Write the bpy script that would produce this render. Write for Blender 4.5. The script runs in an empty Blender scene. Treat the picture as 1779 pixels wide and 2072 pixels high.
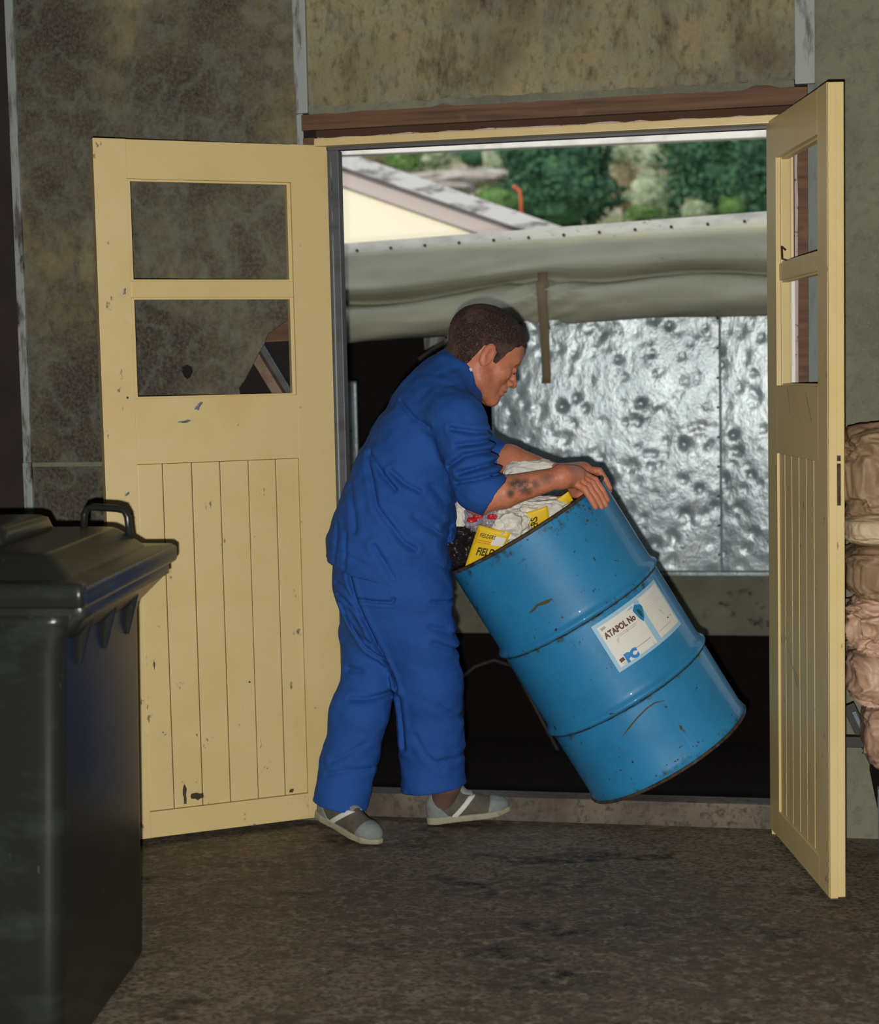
import bpy, bmesh, math, random
import numpy as np
from mathutils import Vector, Matrix, noise
random.seed(7); np.random.seed(7)
R_ = math.radians
# ---------------------------------------------------------------- camera
CAM = np.array([1.35, -4.9306, 1.3627]); YAW, PITCH, ROLL, FPX = -0.2057, 0.0806, -0.0218, 3393.5
def cam_axes():
    f = np.array([math.sin(YAW)*math.cos(PITCH), math.cos(YAW)*math.cos(PITCH), -math.sin(PITCH)])
    r = np.array([math.cos(YAW), -math.sin(YAW), 0.]); u = np.cross(r, f)
    return r*math.cos(ROLL)+u*math.sin(ROLL), -r*math.sin(ROLL)+u*math.cos(ROLL), f
CR, CU, CF = cam_axes()
col = bpy.context.scene.collection
sc = bpy.context.scene
cd = bpy.data.cameras.new('camera'); cam = bpy.data.objects.new('camera', cd); col.objects.link(cam)
cd.sensor_fit = 'HORIZONTAL'; cd.sensor_width = 36.0; cd.lens = FPX/1779*36.0; cd.clip_start = .05; cd.clip_end = 300
m = Matrix.Identity(4)
for i in range(3):
    m[i][0], m[i][1], m[i][2], m[i][3] = CR[i], CU[i], -CF[i], CAM[i]
cam.matrix_world = m; sc.camera = cam
cd.dof.use_dof = True; cd.dof.focus_distance = 4.7; cd.dof.aperture_fstop = 4.0
# ---------------------------------------------------------------- light
sc.view_settings.view_transform = 'Standard'; sc.view_settings.look = 'None'
sc.view_settings.gamma = 1.0; sc.view_settings.exposure = 0.0; sc.view_settings.use_curve_mapping = False
w = bpy.data.worlds.new('world'); sc.world = w; w.use_nodes = True
wn = w.node_tree.nodes; wl = w.node_tree.links
bgn = wn['Background']; bgn.inputs['Color'].default_value = (.80, .88, 1., 1); bgn.inputs['Strength'].default_value = 1.0
sun = bpy.data.lights.new('sun', 'SUN'); sun.energy = 2.6; sun.angle = R_(1.5); sun.color = (1., .93, .8)
so = bpy.data.objects.new('sun', sun); col.objects.link(so)
so.rotation_euler = Vector((.45, .75, -.62)).to_track_quat('-Z', 'Y').to_euler()
fl = bpy.data.lights.new('camera_flash', 'SPOT'); fl.energy = 640; fl.spot_size = R_(88); fl.spot_blend = .6
fl.shadow_soft_size = .012; fl.color = (1., .97, .92)
fo = bpy.data.objects.new('camera_flash', fl); col.objects.link(fo)
fo.matrix_world = m.copy(); fo.location = Vector(CAM - .030*CR - .058*CU + .0*CF)
# ---------------------------------------------------------------- helpers
def at(px, py, y):
    d = CF + CR*(px-889.5)/FPX - CU*(py-1036)/FPX
    return Vector(CAM + d*((y-CAM[1])/d[1]))
def V(*a): return Vector(a)
def srgb(r, g, b):
    f = lambda c: (c/255/12.92) if c/255 <= .04045 else ((c/255+.055)/1.055)**2.4
    return (f(r), f(g), f(b), 1)
MATS = {}
def mat(name, base, rough=.8, metal=0., layers=(), bump=(), spec=.5, coat=0., alpha=1., trans=0.):
    """layers: (kind, scale(xyz or float), lo, hi, colour[, detail]) ; bump: (kind, scale, strength, dist)"""
    M = bpy.data.materials.new(name); M.use_nodes = True; nt = M.node_tree; N = nt.nodes; L = nt.links
    b = N['Principled BSDF']; b.inputs['Roughness'].default_value = rough; b.inputs['Metallic'].default_value = metal
    b.inputs['Specular IOR Level'].default_value = spec; b.inputs['Coat Weight'].default_value = coat
    b.inputs['Transmission Weight'].default_value = trans; b.inputs['Alpha'].default_value = alpha
    tc = N.new('ShaderNodeTexCoord')
    def tex(kind, scale, det=6, seed=0.):
        mp = N.new('ShaderNodeMapping'); L.new(tc.outputs['Object'], mp.inputs['Vector'])
        s = scale if isinstance(scale, (tuple, list)) else (scale,)*3
        mp.inputs['Scale'].default_value = s; mp.inputs['Location'].default_value = (seed*3.1, seed*1.7, seed*2.3)
        if kind == 'noise':
            t = N.new('ShaderNodeTexNoise'); t.inputs['Scale'].default_value = 1; t.inputs['Detail'].default_value = det
            t.inputs['Roughness'].default_value = .62; L.new(mp.outputs[0], t.inputs['Vector']); return t.outputs['Fac']
        if kind == 'ridge':
            t = N.new('ShaderNodeTexNoise'); t.inputs['Scale'].default_value = 1; t.inputs['Detail'].default_value = det
            L.new(mp.outputs[0], t.inputs['Vector'])
            a = N.new('ShaderNodeMath'); a.operation = 'SUBTRACT'; a.inputs[1].default_value = .5; L.new(t.outputs['Fac'], a.inputs[0])
            c = N.new('ShaderNodeMath'); c.operation = 'ABSOLUTE'; L.new(a.outputs[0], c.inputs[0])
            e = N.new('ShaderNodeMath'); e.operation = 'MULTIPLY_ADD'; e.inputs[1].default_value = -6; e.inputs[2].default_value = 1.
            L.new(c.outputs[0], e.inputs[0]); return e.outputs[0]
        if kind == 'voronoi':
            t = N.new('ShaderNodeTexVoronoi'); t.inputs['Scale'].default_value = 1; L.new(mp.outputs[0], t.inputs['Vector']); return t.outputs['Distance']
    cur = None; col0 = base if len(base) == 4 else (*base, 1)
    sd = 1.
    for ly in layers:
        kind, scale, lo, hi, c = ly[:5]; det = ly[5] if len(ly) > 5 else 6
        o = tex(kind, scale, det, sd); sd += 1
        r = N.new('ShaderNodeMapRange'); r.inputs[1].default_value = lo; r.inputs[2].default_value = hi; L.new(o, r.inputs[0])
        mx = N.new('ShaderNodeMix'); mx.data_type = 'RGBA'; L.new(r.outputs[0], mx.inputs[0])
        if cur is None: mx.inputs[6].default_value = col0
        else: L.new(cur, mx.inputs[6])
        mx.inputs[7].default_value = c if len(c) == 4 else (*c, 1)
        cur = mx.outputs[2]
    if cur is None: b.inputs['Base Color'].default_value = col0
    else: L.new(cur, b.inputs['Base Color'])
    nrm = None
    for kind, scale, st, dist in bump:
        o = tex(kind, scale, 5, sd); sd += 1
        bp = N.new('ShaderNodeBump'); bp.inputs['Strength'].default_value = st; bp.inputs['Distance'].default_value = dist
        L.new(o, bp.inputs['Height'])
        if nrm is not None: L.new(nrm, bp.inputs['Normal'])
        nrm = bp.outputs[0]
    if nrm is not None: L.new(nrm, b.inputs['Normal'])
    MATS[name] = M; M['_last'] = 0
    return M
def blob_mask(M, blobs, colour):
    """paint soft-edged spots (x,y,z,r) of a colour over a material (tattoo ink, rust chips), in object space"""
    nt = M.node_tree; N = nt.nodes; L = nt.links; b = N['Principled BSDF']; inp = b.inputs['Base Color']
    src = inp.links[0].from_socket if inp.links else None
    tc = N.new('ShaderNodeTexCoord')
    nz = N.new('ShaderNodeTexNoise'); nz.inputs['Scale'].default_value = 48; nz.inputs['Detail'].default_value = 4; L.new(tc.outputs['Object'], nz.inputs['Vector'])
    acc = None
    for (x, y, z, r) in blobs:
        d = N.new('ShaderNodeVectorMath'); d.operation = 'DISTANCE'; L.new(tc.outputs['Object'], d.inputs[0]); d.inputs[1].default_value = (x, y, z)
        r1 = N.new('ShaderNodeMapRange'); r1.inputs[1].default_value = r*1.5; r1.inputs[2].default_value = r*.6; L.new(d.outputs['Value'], r1.inputs[0])
        if acc is None: acc = r1.outputs[0]
        else:
            mx = N.new('ShaderNodeMath'); mx.operation = 'MAXIMUM'; L.new(acc, mx.inputs[0]); L.new(r1.outputs[0], mx.inputs[1]); acc = mx.outputs[0]
    a = N.new('ShaderNodeMapRange'); a.inputs[1].default_value = .30; a.inputs[2].default_value = .46; a.inputs[4].default_value = .9; L.new(nz.outputs['Fac'], a.inputs[0])
    mu = N.new('ShaderNodeMath'); mu.operation = 'MULTIPLY'; L.new(acc, mu.inputs[0]); L.new(a.outputs[0], mu.inputs[1])
    mx = N.new('ShaderNodeMix'); mx.data_type = 'RGBA'; L.new(mu.outputs[0], mx.inputs[0])
    if src: L.new(src, mx.inputs[6])
    else: mx.inputs[6].default_value = inp.default_value
    mx.inputs[7].default_value = colour; L.new(mx.outputs[2], inp)

def link(name, me, material=None, parent=None, smooth=False):
    if material:
        me.materials.clear(); me.materials.append(material)
    if smooth: me.polygons.foreach_set('use_smooth', [True]*len(me.polygons))
    o = bpy.data.objects.new(name, me); col.objects.link(o)
    if parent is not None: o.parent = parent
    return o
def pyd(name, v, f, material=None, parent=None, smooth=False):
    me = bpy.data.meshes.new(name); me.from_pydata([tuple(p) for p in v], [], f); me.update()
    return link(name, me, material, parent, smooth)
def empty(name, loc, label=None, cat=None, group=None, rz=0., kind=None, parent=None):
    o = bpy.data.objects.new(name, None); col.objects.link(o); o.location = loc; o.rotation_euler = (0, 0, rz)
    tag(o, label, cat, group, kind)
    if parent is not None: o.parent = parent
    return o
def tag(o, label=None, cat=None, group=None, kind=None):
    if label: o['label'] = label
    if cat: o['category'] = cat
    if group: o['group'] = group
    if kind: o['kind'] = kind
    return o
def box_bm(bm, lo, hi, bev=0., M=None):
    g = bmesh.ops.create_cube(bm, size=1.0)
    vs = g['verts']
    for v in vs:
        v.co = Vector([lo[i]+(v.co[i]+.5)*(hi[i]-lo[i]) for i in range(3)])
    if bev > 0:
        es = list({e for v in vs for e in v.link_edges})
        r = bmesh.ops.bevel(bm, geom=es, offset=bev, segments=2, affect='EDGES', profile=.7)
        vs = list({v for f in r['faces'] for v in f.verts} | set(v for v in vs if v.is_valid))
    if M is not None:
        for v in vs: v.co = M @ v.co
    return vs
def box(name, lo, hi, material, parent=None, bev=.003, M=None):
    bm = bmesh.new(); box_bm(bm, lo, hi, bev, M); me = bpy.data.meshes.new(name); bm.to_mesh(me); bm.free()
    return link(name, me, material, parent)
def beam(name, a, b, wd, ht, material, parent=None, up=(0, 0, 1), bev=.002):
    a = Vector(a); b = Vector(b); x = (b-a); L = x.length; x.normalize(); y = Vector(up).cross(x).normalized(); z = x.cross(y)
    M = Matrix((( x.x, y.x, z.x, a.x), (x.y, y.y, z.y, a.y), (x.z, y.z, z.z, a.z), (0, 0, 0, 1)))
    return box(name, (0, -wd/2, -ht/2), (L, wd/2, ht/2), material, parent, bev, M)
def tube_v(pts, rad, n=10, closed=False):
    pts = [Vector(p) for p in pts]; v = []; f = []; m_ = len(pts)
    rr = rad if isinstance(rad, (list, tuple)) else [rad]*m_
    prev = None
    for i, p in enumerate(pts):
        if closed: t = (pts[(i+1) % m_]-pts[i-1]).normalized()
        else: t = (pts[min(i+1, m_-1)]-pts[max(i-1, 0)]).normalized()
        if prev is None: prev = t.orthogonal().normalized()
        u = (prev - t*prev.dot(t)).normalized(); prev = u; s = t.cross(u)
        for k in range(n):
            a = 2*math.pi*k/n; v.append(p+(u*math.cos(a)+s*math.sin(a))*rr[i])
    segs = m_ if closed else m_-1
    for i in range(segs):
        for k in range(n):
            f.append((i*n+k, i*n+(k+1) % n, ((i+1) % m_)*n+(k+1) % n, ((i+1) % m_)*n+k))
    if not closed: f += [tuple(range(n-1, -1, -1)), tuple((m_-1)*n+k for k in range(n))]
    return v, f
def tube(name, pts, rad, material, parent=None, n=10, closed=False):
    v, f = tube_v(pts, rad, n, closed); return pyd(name, v, f, material, parent, True)
def grid_mesh(name, P, material, parent=None, smooth=True, thick=0.):
    """P: 2D list [i][j] of points"""
    n = len(P); k = len(P[0]); v = [p for r in P for p in r]
    f = [(i*k+j, (i+1)*k+j, (i+1)*k+j+1, i*k+j+1) for i in range(n-1) for j in range(k-1)]
    o = pyd(name, v, f, material, parent, smooth)
    if thick:
        md = o.modifiers.new('solid', 'SOLIDIFY'); md.thickness = thick; md.offset = 0
    return o
def text_mesh(s, size, bold=0., align='LEFT'):
    cu = bpy.data.curves.new('lettering', 'FONT'); cu.body = s; cu.size = size; cu.offset = bold; cu.align_x = align; cu.resolution_u = 3
    o = bpy.data.objects.new('tmp', cu); col.objects.link(o); bpy.context.view_layer.update()
    me = bpy.data.meshes.new_from_object(o); col.objects.unlink(o); bpy.data.objects.remove(o)
    bm = bmesh.new(); bm.from_mesh(me)
    bmesh.ops.triangulate(bm, faces=bm.faces[:])
    v = [tuple(p.co) for p in bm.verts]; idx = {p: i for i, p in enumerate(bm.verts)}
    f = [tuple(idx[q] for q in fc.verts) for fc in bm.faces]; bm.free(); bpy.data.meshes.remove(me)
    return v, f
# ---- signed distance modelling + surface nets
def n3(P, s, seed=0.):
    """cheap smooth pseudo noise, numpy, about -1..1"""
    x, y, z = P[:, 0]*s+seed, P[:, 1]*s+seed*1.3, P[:, 2]*s+seed*.7
    a = np.sin(x*1.7+1.3*np.sin(y*1.1+z*.7))+np.sin(y*1.9+1.5*np.sin(z*1.3+x*.6))+np.sin(z*2.1+1.2*np.sin(x*1.2-y*.8))
    return a/3
def cap(P, a, b, ra, rb=None, n=None, k=1.):
    rb = ra if rb is None else rb
    a = np.array(a, float); b = np.array(b, float); ba = b-a; pa = P-a
    t = np.clip(pa@ba/max(ba@ba, 1e-12), 0, 1); w_ = pa-t[:, None]*ba
    q = (w_**2).sum(1)
    if n is not None:
        n = np.array(n, float); n /= np.linalg.norm(n); wn = w_@n; q = q-wn**2+(wn/k)**2
    return np.sqrt(np.maximum(q, 0))-(ra+(rb-ra)*t)
def ell(P, c, r, Rm=None):
    q = P-np.array(c, float)
    if Rm is not None: q = q@Rm
    r = np.array(r, float); k0 = np.linalg.norm(q/r, axis=1); k1 = np.linalg.norm(q/r**2, axis=1)
    return k0*(k0-1)/np.maximum(k1, 1e-9)
def smin(a, b, k):
    h = np.maximum(k-np.abs(a-b), 0)/k; return np.minimum(a, b)-h*h*k*.25
def smax(a, b, k): return -smin(-a, -b, k)
def polyd(P2, pts):
    d = np.full(len(P2), 9.)
    for a, b in zip(pts[:-1], pts[1:]):
        a = np.array(a); b = np.array(b); ba = b-a; t = np.clip((P2-a)@ba/(ba@ba), 0, 1)
        d = np.minimum(d, np.linalg.norm(P2-a-t[:, None]*ba, axis=1))
    return d
def surfnet(sdf, lo, hi, h, B=10, slack=1.35):
    lo = np.array(lo, float); n = (np.ceil((np.array(hi)-lo)/h/B).astype(int))*B
    F = np.ones(n+1, np.float32)
    bx = [np.arange(n[i]//B) for i in range(3)]
    G = np.stack(np.meshgrid(*bx, indexing='ij'), -1).reshape(-1, 3)
    cen = lo+(G+.5)*B*h; d = sdf(cen); rad = B*h*.5*math.sqrt(3)*slack+2*h
    act = G[np.abs(d) < rad]; ina = G[(np.abs(d) >= rad) & (d < 0)]
    for g in ina:
        F[g[0]*B:g[0]*B+B+1, g[1]*B:g[1]*B+B+1, g[2]*B:g[2]*B+B+1] = -1
    o = np.stack(np.meshgrid(*[np.arange(B+1)]*3, indexing='ij'), -1).reshape(-1, 3)
    CH = 80
    for s in range(0, len(act), CH):
        a = act[s:s+CH]; idx = (a[:, None, :]*B+o[None]).reshape(-1, 3)
        F[idx[:, 0], idx[:, 1], idx[:, 2]] = sdf(lo+idx*h)
    F[0] = F[-1] = 1; F[:, 0] = F[:, -1] = 1; F[:, :, 0] = F[:, :, -1] = 1
    S = F < 0; c = [S[i:S.shape[0]-1+i, j:S.shape[1]-1+j, k:S.shape[2]-1+k] for i in (0, 1) for j in (0, 1) for k in (0, 1)]
    A = np.logical_or.reduce(c) & ~np.logical_and.reduce(c)
    ci = np.argwhere(A); idm = -np.ones(A.shape, np.int64); idm[A] = np.arange(len(ci))
    acc = np.zeros((len(ci), 3)); cnt = np.zeros(len(ci))
    cor = [(i, j, k) for i in (0, 1) for j in (0, 1) for k in (0, 1)]
    for a in cor:
        for ax in range(3):
            if a[ax]: continue
            b = list(a); b[ax] = 1
            fa = F[ci[:, 0]+a[0], ci[:, 1]+a[1], ci[:, 2]+a[2]]; fb = F[ci[:, 0]+b[0], ci[:, 1]+b[1], ci[:, 2]+b[2]]
            x = (fa < 0) != (fb < 0); t = np.where(x, fa/np.where(fa == fb, 1, fa-fb), 0)
            p_ = np.tile(np.array(a, float), (len(ci), 1)); p_[:, ax] += t
            acc[x] += p_[x]; cnt[x] += 1
    V_ = lo+(ci+acc/np.maximum(cnt, 1)[:, None])*h
    faces = []
    for ax in range(3):
        u, v = [(1, 2), (2, 0), (0, 1)][ax]
        sl0 = [slice(1, -1)]*3; sl1 = [slice(1, -1)]*3; sl0[ax] = slice(0, -1); sl1[ax] = slice(1, None)
        s0 = S[tuple(sl0)]; s1 = S[tuple(sl1)]; e = np.argwhere(s0 != s1); flip = s0[tuple(e.T)]
        off = np.ones(3, int); off[ax] = 0; e = e+off
        du = np.zeros(3, int); du[u] = 1; dv = np.zeros(3, int); dv[v] = 1
        q = [idm[tuple((e-du-dv).T)], idm[tuple((e-dv).T)], idm[tuple(e.T)], idm[tuple((e-du).T)]]
        q = np.stack(q, 1); q[~flip] = q[~flip][:, ::-1]; q = q[(q >= 0).all(1)]; faces.append(q)
    return V_, np.concatenate(faces)
def np_mesh(name, Vv, Ff, material, parent=None, smooth=True):
    me = bpy.data.meshes.new(name); me.vertices.add(len(Vv)); me.vertices.foreach_set('co', Vv.astype(np.float32).ravel())
    k = Ff.shape[1]; me.loops.add(Ff.size); me.loops.foreach_set('vertex_index', Ff.astype(np.int32).ravel())
    me.polygons.add(len(Ff)); me.polygons.foreach_set('loop_start', np.arange(0, Ff.size, k, dtype=np.int32)); me.update(calc_edges=True); me.validate()
    return link(name, me, material, parent, smooth)
def crumple(name, c, r, material, parent=None, amp=.25, freq=6., sub=5, seed=0, rot=0., flatz=None, smooth=False):
    bm = bmesh.new(); bmesh.ops.create_icosphere(bm, subdivisions=sub, radius=1.)
    for v in bm.verts:
        p = v.co.copy(); q = p*freq*.28+Vector((seed*7.3, seed*3.1, 0)); q = q+.35*Vector((noise.noise(q*1.3), noise.noise(q*1.3+Vector((9, 0, 0))), noise.noise(q*1.3+Vector((0, 9, 0)))))
        d = 0; a = amp
        for o_ in range(3):
            d += a*(.5-abs(noise.noise(q)))*1.6; q = q*1.9+Vector((3, 1, 2)); a *= .45
        s = 1+d-amp*.6
        # squarish sack profile
        e = Vector([math.copysign(abs(t)**.75, t) for t in p])
        x = Vector((e.x*r[0], e.y*r[1], e.z*r[2]))*s
        x.rotate(Matrix.Rotation(rot, 3, 'Z')) if rot else None
        v.co = Vector(c)+x
        if flatz is not None and v.co.z < flatz: v.co.z = flatz
    me = bpy.data.meshes.new(name); bm.to_mesh(me); bm.free()
    return link(name, me, material, parent, smooth)
# ---------------------------------------------------------------- materials
m_fibro = mat('mouldy_fibro', srgb(104, 102, 84), .9, layers=[('noise', (2.4, 2.4, 1.4), .46, .62, srgb(142, 132, 90)), ('noise', 1.5, .41, .57, srgb(54, 47, 43)),
    ('noise', (6., 6., 4.5), .46, .72, srgb(58, 52, 46)), ('ridge', 8., .6, 1.8, srgb(124, 130, 120)), ('noise', (26, 26, 18), .46, .74, srgb(70, 64, 54)), ('noise', 90, .4, .9, srgb(118, 112, 92))],
    bump=[('noise', 40, .25, .004)])
m_fibro_c = mat('streaked_fibro', srgb(140, 130, 98), .9, layers=[('noise', (7., 7., 1.8), .45, .70, srgb(100, 92, 70)), ('noise', (2., 2., 1.7), .44, .6, srgb(150, 142, 104)), ('noise', 1.7, .5, .66, srgb(86, 78, 64)),
    ('noise', (22, 22, 9), .52, .74, srgb(66, 56, 42)), ('ridge', (7, 7, 5), .55, 1.7, srgb(126, 132, 120)), ('noise', 90, .4, .9, srgb(120, 112, 86)), ('noise', (50, 50, 30), .52, .8, srgb(74, 66, 50))], bump=[('noise', 40, .25, .004)])
m_fibro_r = mat('grey_fibro', srgb(120, 120, 100), .9, layers=[('noise', 3., .4, .65, srgb(104, 104, 88)), ('noise', (30, 30, 30), .5, .75, srgb(96, 94, 84)), ('noise', 130, .55, .8, srgb(136, 134, 112))],
    bump=[('noise', 60, .25, .003)])
m_darkwall = mat('dark_panel', srgb(48, 40, 36), .9, layers=[('noise', 5., .4, .7, srgb(34, 28, 26))])
m_batten = mat('pale_batten', srgb(150, 156, 152), .6, layers=[('noise', (30, 30, 6), .5, .62, srgb(92, 88, 82)), ('noise', (8, 8, 3), .58, .64, srgb(70, 60, 54))], bump=[('noise', 60, .3, .002)])
m_batten_d = mat('grimy_batten', srgb(112, 120, 114), .7, layers=[('noise', (20, 20, 6), .5, .7, srgb(80, 84, 78))])
m_wood = mat('brown_timber', srgb(108, 78, 56), .8, layers=[('noise', (3, 30, 60), .4, .7, srgb(76, 54, 40)), ('noise', (10, 10, 10), .6, .75, srgb(120, 92, 66))], bump=[('noise', (4, 60, 90), .4, .003)])
m_brace = mat('weathered_brace', srgb(132, 112, 92), .85, layers=[('noise', (14, 14, 14), .45, .7, srgb(92, 62, 44))])
m_yellow = mat('cream_yellow_paint', srgb(212, 190, 134), .42, layers=[('noise', 5., .45, .75, srgb(206, 180, 120)), ('noise', (34, 34, 20), .70, .74, srgb(120, 98, 66)), ('noise', (9, 9, 22), .735, .75, srgb(118, 128, 120)),
    ('noise', 240, .6, .8, srgb(200, 174, 120))], bump=[('noise', (20, 20, 8), .12, .002)], spec=.45)
m_yellow_lo = mat('scuffed_yellow_paint', srgb(212, 190, 134), .45, layers=[('noise', 5., .45, .75, srgb(206, 180, 120)), ('noise', (22, 22, 12), .66, .70, srgb(126, 104, 76)), ('noise', (13, 13, 18), .70, .72, srgb(110, 118, 112)),
    ('noise', 240, .6, .8, srgb(200, 174, 120))], bump=[('noise', (20, 20, 8), .12, .002)], spec=.45)
m_gap = mat('dark_joint', srgb(70, 48, 30), .9)
m_jamb = mat('dark_grey_jamb', srgb(78, 80, 84), .5, layers=[('noise', (6, 6, 20), .5, .7, srgb(56, 50, 48))])
m_whitepaint = mat('white_paint', srgb(222, 222, 216), .5, layers=[('noise', (6, 12, 12), .5, .75, srgb(180, 182, 178))])
m_pinkish = mat('pinkish_primer', srgb(182, 160, 158), .7, layers=[('noise', 30, .55, .6, srgb(110, 90, 84))])
m_concrete = mat('wet_concrete', srgb(124, 110, 92), .62, layers=[('noise', 1.1, .4, .62, srgb(88, 74, 62)), ('noise', 3.3, .5, .64, srgb(80, 67, 56)), ('noise', (3.0, 5.2, 1), .56, .63, srgb(30, 24, 21)), ('noise', 26, .45, .66, srgb(134, 124, 104)),
    ('noise', 85, .45, .6, srgb(74, 66, 56)), ('ridge', (5., 11., 1), .93, 1.04, srgb(104, 96, 82)), ('noise', 200, .62, .7, srgb(124, 118, 104))],
    bump=[('noise', 90, .5, .006), ('noise', 6, .3, .02)], spec=.4)
m_sill = mat('concrete_sill', srgb(112, 102, 88), .8, layers=[('noise', 4, .4, .65, srgb(80, 70, 60)), ('noise', 50, .5, .65, srgb(70, 62, 54))], bump=[('noise', 90, .4, .004)])
m_kerb = mat('concrete_kerb', srgb(128, 128, 108), .9, layers=[('noise', (3, 3, 5), .4, .7, srgb(104, 102, 86)), ('noise', (16, 16, 16), .6, .72, srgb(58, 50, 40))], bump=[('noise', 40, .4, .006)])
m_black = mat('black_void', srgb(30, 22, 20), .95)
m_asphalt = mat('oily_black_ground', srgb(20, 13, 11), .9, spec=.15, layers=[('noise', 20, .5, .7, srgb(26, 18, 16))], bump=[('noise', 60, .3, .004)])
m_galv = mat('galvanised_sheet', (.36, .43, .44), .26, .17, layers=[('noise', (5, 5, 3), .42, .6, (.22, .275, .285)), ('noise', (22, 22, 9), .56, .68, (.40, .44, .43)), ('noise', (40, 40, 34), .62, .68, (.08, .09, .095))],
    bump=[('noise', (24, 24, 15), .16, .02), ('noise', 70, .10, .004)])
m_canvas = mat('grey_green_canvas', srgb(174, 174, 152), .9, layers=[('noise', (2, 2, 6), .45, .7, srgb(156, 157, 134)), ('noise', (40, 40, 40), .66, .75, srgb(104, 96, 80))], bump=[('noise', 260, .3, .002)])
m_fascia = mat('weathered_white_fascia', srgb(186, 190, 186), .6, layers=[('noise', (5, 5, 14), .45, .7, srgb(150, 156, 154)), ('noise', (40, 40, 40), .64, .7, srgb(110, 104, 98))])
m_strap = mat('khaki_webbing', srgb(128, 112, 84), .9, bump=[('noise', 300, .3, .002)])
m_blue = mat('blue_drill_cotton', srgb(34, 80, 152), .82, layers=[('noise', 7, .4, .7, srgb(38, 88, 162)), ('noise', 500, .4, .7, srgb(30, 72, 144))],
    bump=[('noise', 22, .30, .010), ('noise', 700, .25, .0006)], spec=.25)
m_skin = mat('skin', srgb(198, 126, 94), .5, layers=[('noise', 18, .45, .7, srgb(186, 106, 80)), ('noise', 120, .5, .75, srgb(208, 142, 110))], bump=[('noise', 160, .15, .0015)], spec=.4)
MATS['skin'].node_tree.nodes['Principled BSDF'].inputs['Subsurface Weight'].default_value = .08
MATS['skin'].node_tree.nodes['Principled BSDF'].inputs['Subsurface Radius'].default_value = (.01, .004, .002)
m_hair = mat('cropped_brown_hair', srgb(46, 30, 27), .8, layers=[('noise', (12, 12, 12), .46, .66, srgb(96, 72, 64)), ('noise', (260, 260, 260), .5, .66, srgb(104, 80, 74))], bump=[('noise', 420, .9, .003)], spec=.35)
m_eye = mat('eye', srgb(60, 42, 36), .3)
m_brow = mat('eyebrow_hair', srgb(62, 44, 38), .8, bump=[('noise', 300, .6, .002)])
m_lip = mat('lips', srgb(176, 96, 84), .5)
m_drum = mat('blue_drum_enamel', srgb(42, 130, 180), .46, layers=[('noise', 9, .4, .7, srgb(38, 120, 168)), ('noise', 40, .66, .70, srgb(40, 52, 42)), ('noise', (24, 24, 24), .69, .72, srgb(70, 62, 44))],
    bump=[('noise', 8, .10, .006)], spec=.35, coat=.25)
def grime(M):
    nt = M.node_tree; N = nt.nodes; L = nt.links; inp = N['Principled BSDF'].inputs['Base Color']; src = inp.links[0].from_socket
    tc = N.new('ShaderNodeTexCoord'); sp = N.new('ShaderNodeSeparateXYZ'); L.new(tc.outputs['Object'], sp.inputs[0])
    nz = N.new('ShaderNodeTexNoise'); nz.inputs['Scale'].default_value = 26; nz.inputs['Detail'].default_value = 8; nz.inputs['Roughness'].default_value = .7; L.new(tc.outputs['Object'], nz.inputs['Vector'])
    acc = None
    for z0, w_, k in ((.0, .11, .16), (.31, .030, .15), (.585, .030, .13), (.82, .07, .13)):
        a = N.new('ShaderNodeMath'); a.operation = 'SUBTRACT'; a.inputs[1].default_value = z0; L.new(sp.outputs['Z'], a.inputs[0])
        b = N.new('ShaderNodeMath'); b.operation = 'ABSOLUTE'; L.new(a.outputs[0], b.inputs[0])
        r = N.new('ShaderNodeMapRange'); r.inputs[1].default_value = w_; r.inputs[2].default_value = 0; r.inputs[4].default_value = k; L.new(b.outputs[0], r.inputs[0])
        if acc is None: acc = r.outputs[0]
        else: mx = N.new('ShaderNodeMath'); mx.operation = 'MAXIMUM'; L.new(acc, mx.inputs[0]); L.new(r.outputs[0], mx.inputs[1]); acc = mx.outputs[0]
    ad = N.new('ShaderNodeMath'); ad.operation = 'ADD'; L.new(acc, ad.inputs[0]); L.new(nz.outputs['Fac'], ad.inputs[1])
    f = N.new('ShaderNodeMapRange'); f.inputs[1].default_value = .66; f.inputs[2].default_value = .76; f.inputs[4].default_value = .85; L.new(ad.outputs[0], f.inputs[0])
    mx = N.new('ShaderNodeMix'); mx.data_type = 'RGBA'; L.new(f.outputs[0], mx.inputs[0]); L.new(src, mx.inputs[6]); mx.inputs[7].default_value = srgb(48, 64, 58); L.new(mx.outputs[2], inp)
grime(m_drum)
m_rust = mat('dark_rust', srgb(70, 54, 32), .8, layers=[('noise', 40, .45, .6, srgb(44, 32, 22)), ('noise', 22, .55, .65, srgb(52, 90, 110))])
m_chip = mat('olive_rust_scrape', srgb(72, 70, 40), .8)
m_label = mat('label_pale_blue_border', srgb(158, 198, 220), .5)
m_label_w = mat('label_white', srgb(226, 226, 218), .5, layers=[('noise', 60, .62, .7, srgb(206, 198, 180))])
m_ink = mat('label_brown_ink', srgb(104, 62, 40), .6)
m_inkgrey = mat('label_grey_ink', srgb(176, 168, 156), .6)
m_inkblue = mat('label_blue_ink', srgb(44, 130, 204), .6)
m_teal = mat('label_dark_teal', srgb(26, 84, 84), .5)
m_paper = mat('white_sack_paper', srgb(226, 222, 210), .7, layers=[('noise', 16, .45, .7, srgb(206, 202, 190))], bump=[('noise', 24, .25, .006)])
m_yel_sack = mat('yellow_printed_paper', srgb(236, 196, 20), .5)
m_blackink = mat('black_print', srgb(48, 40, 10), .6)
m_orangeink = mat('orange_print', srgb(206, 130, 16), .6)
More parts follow.
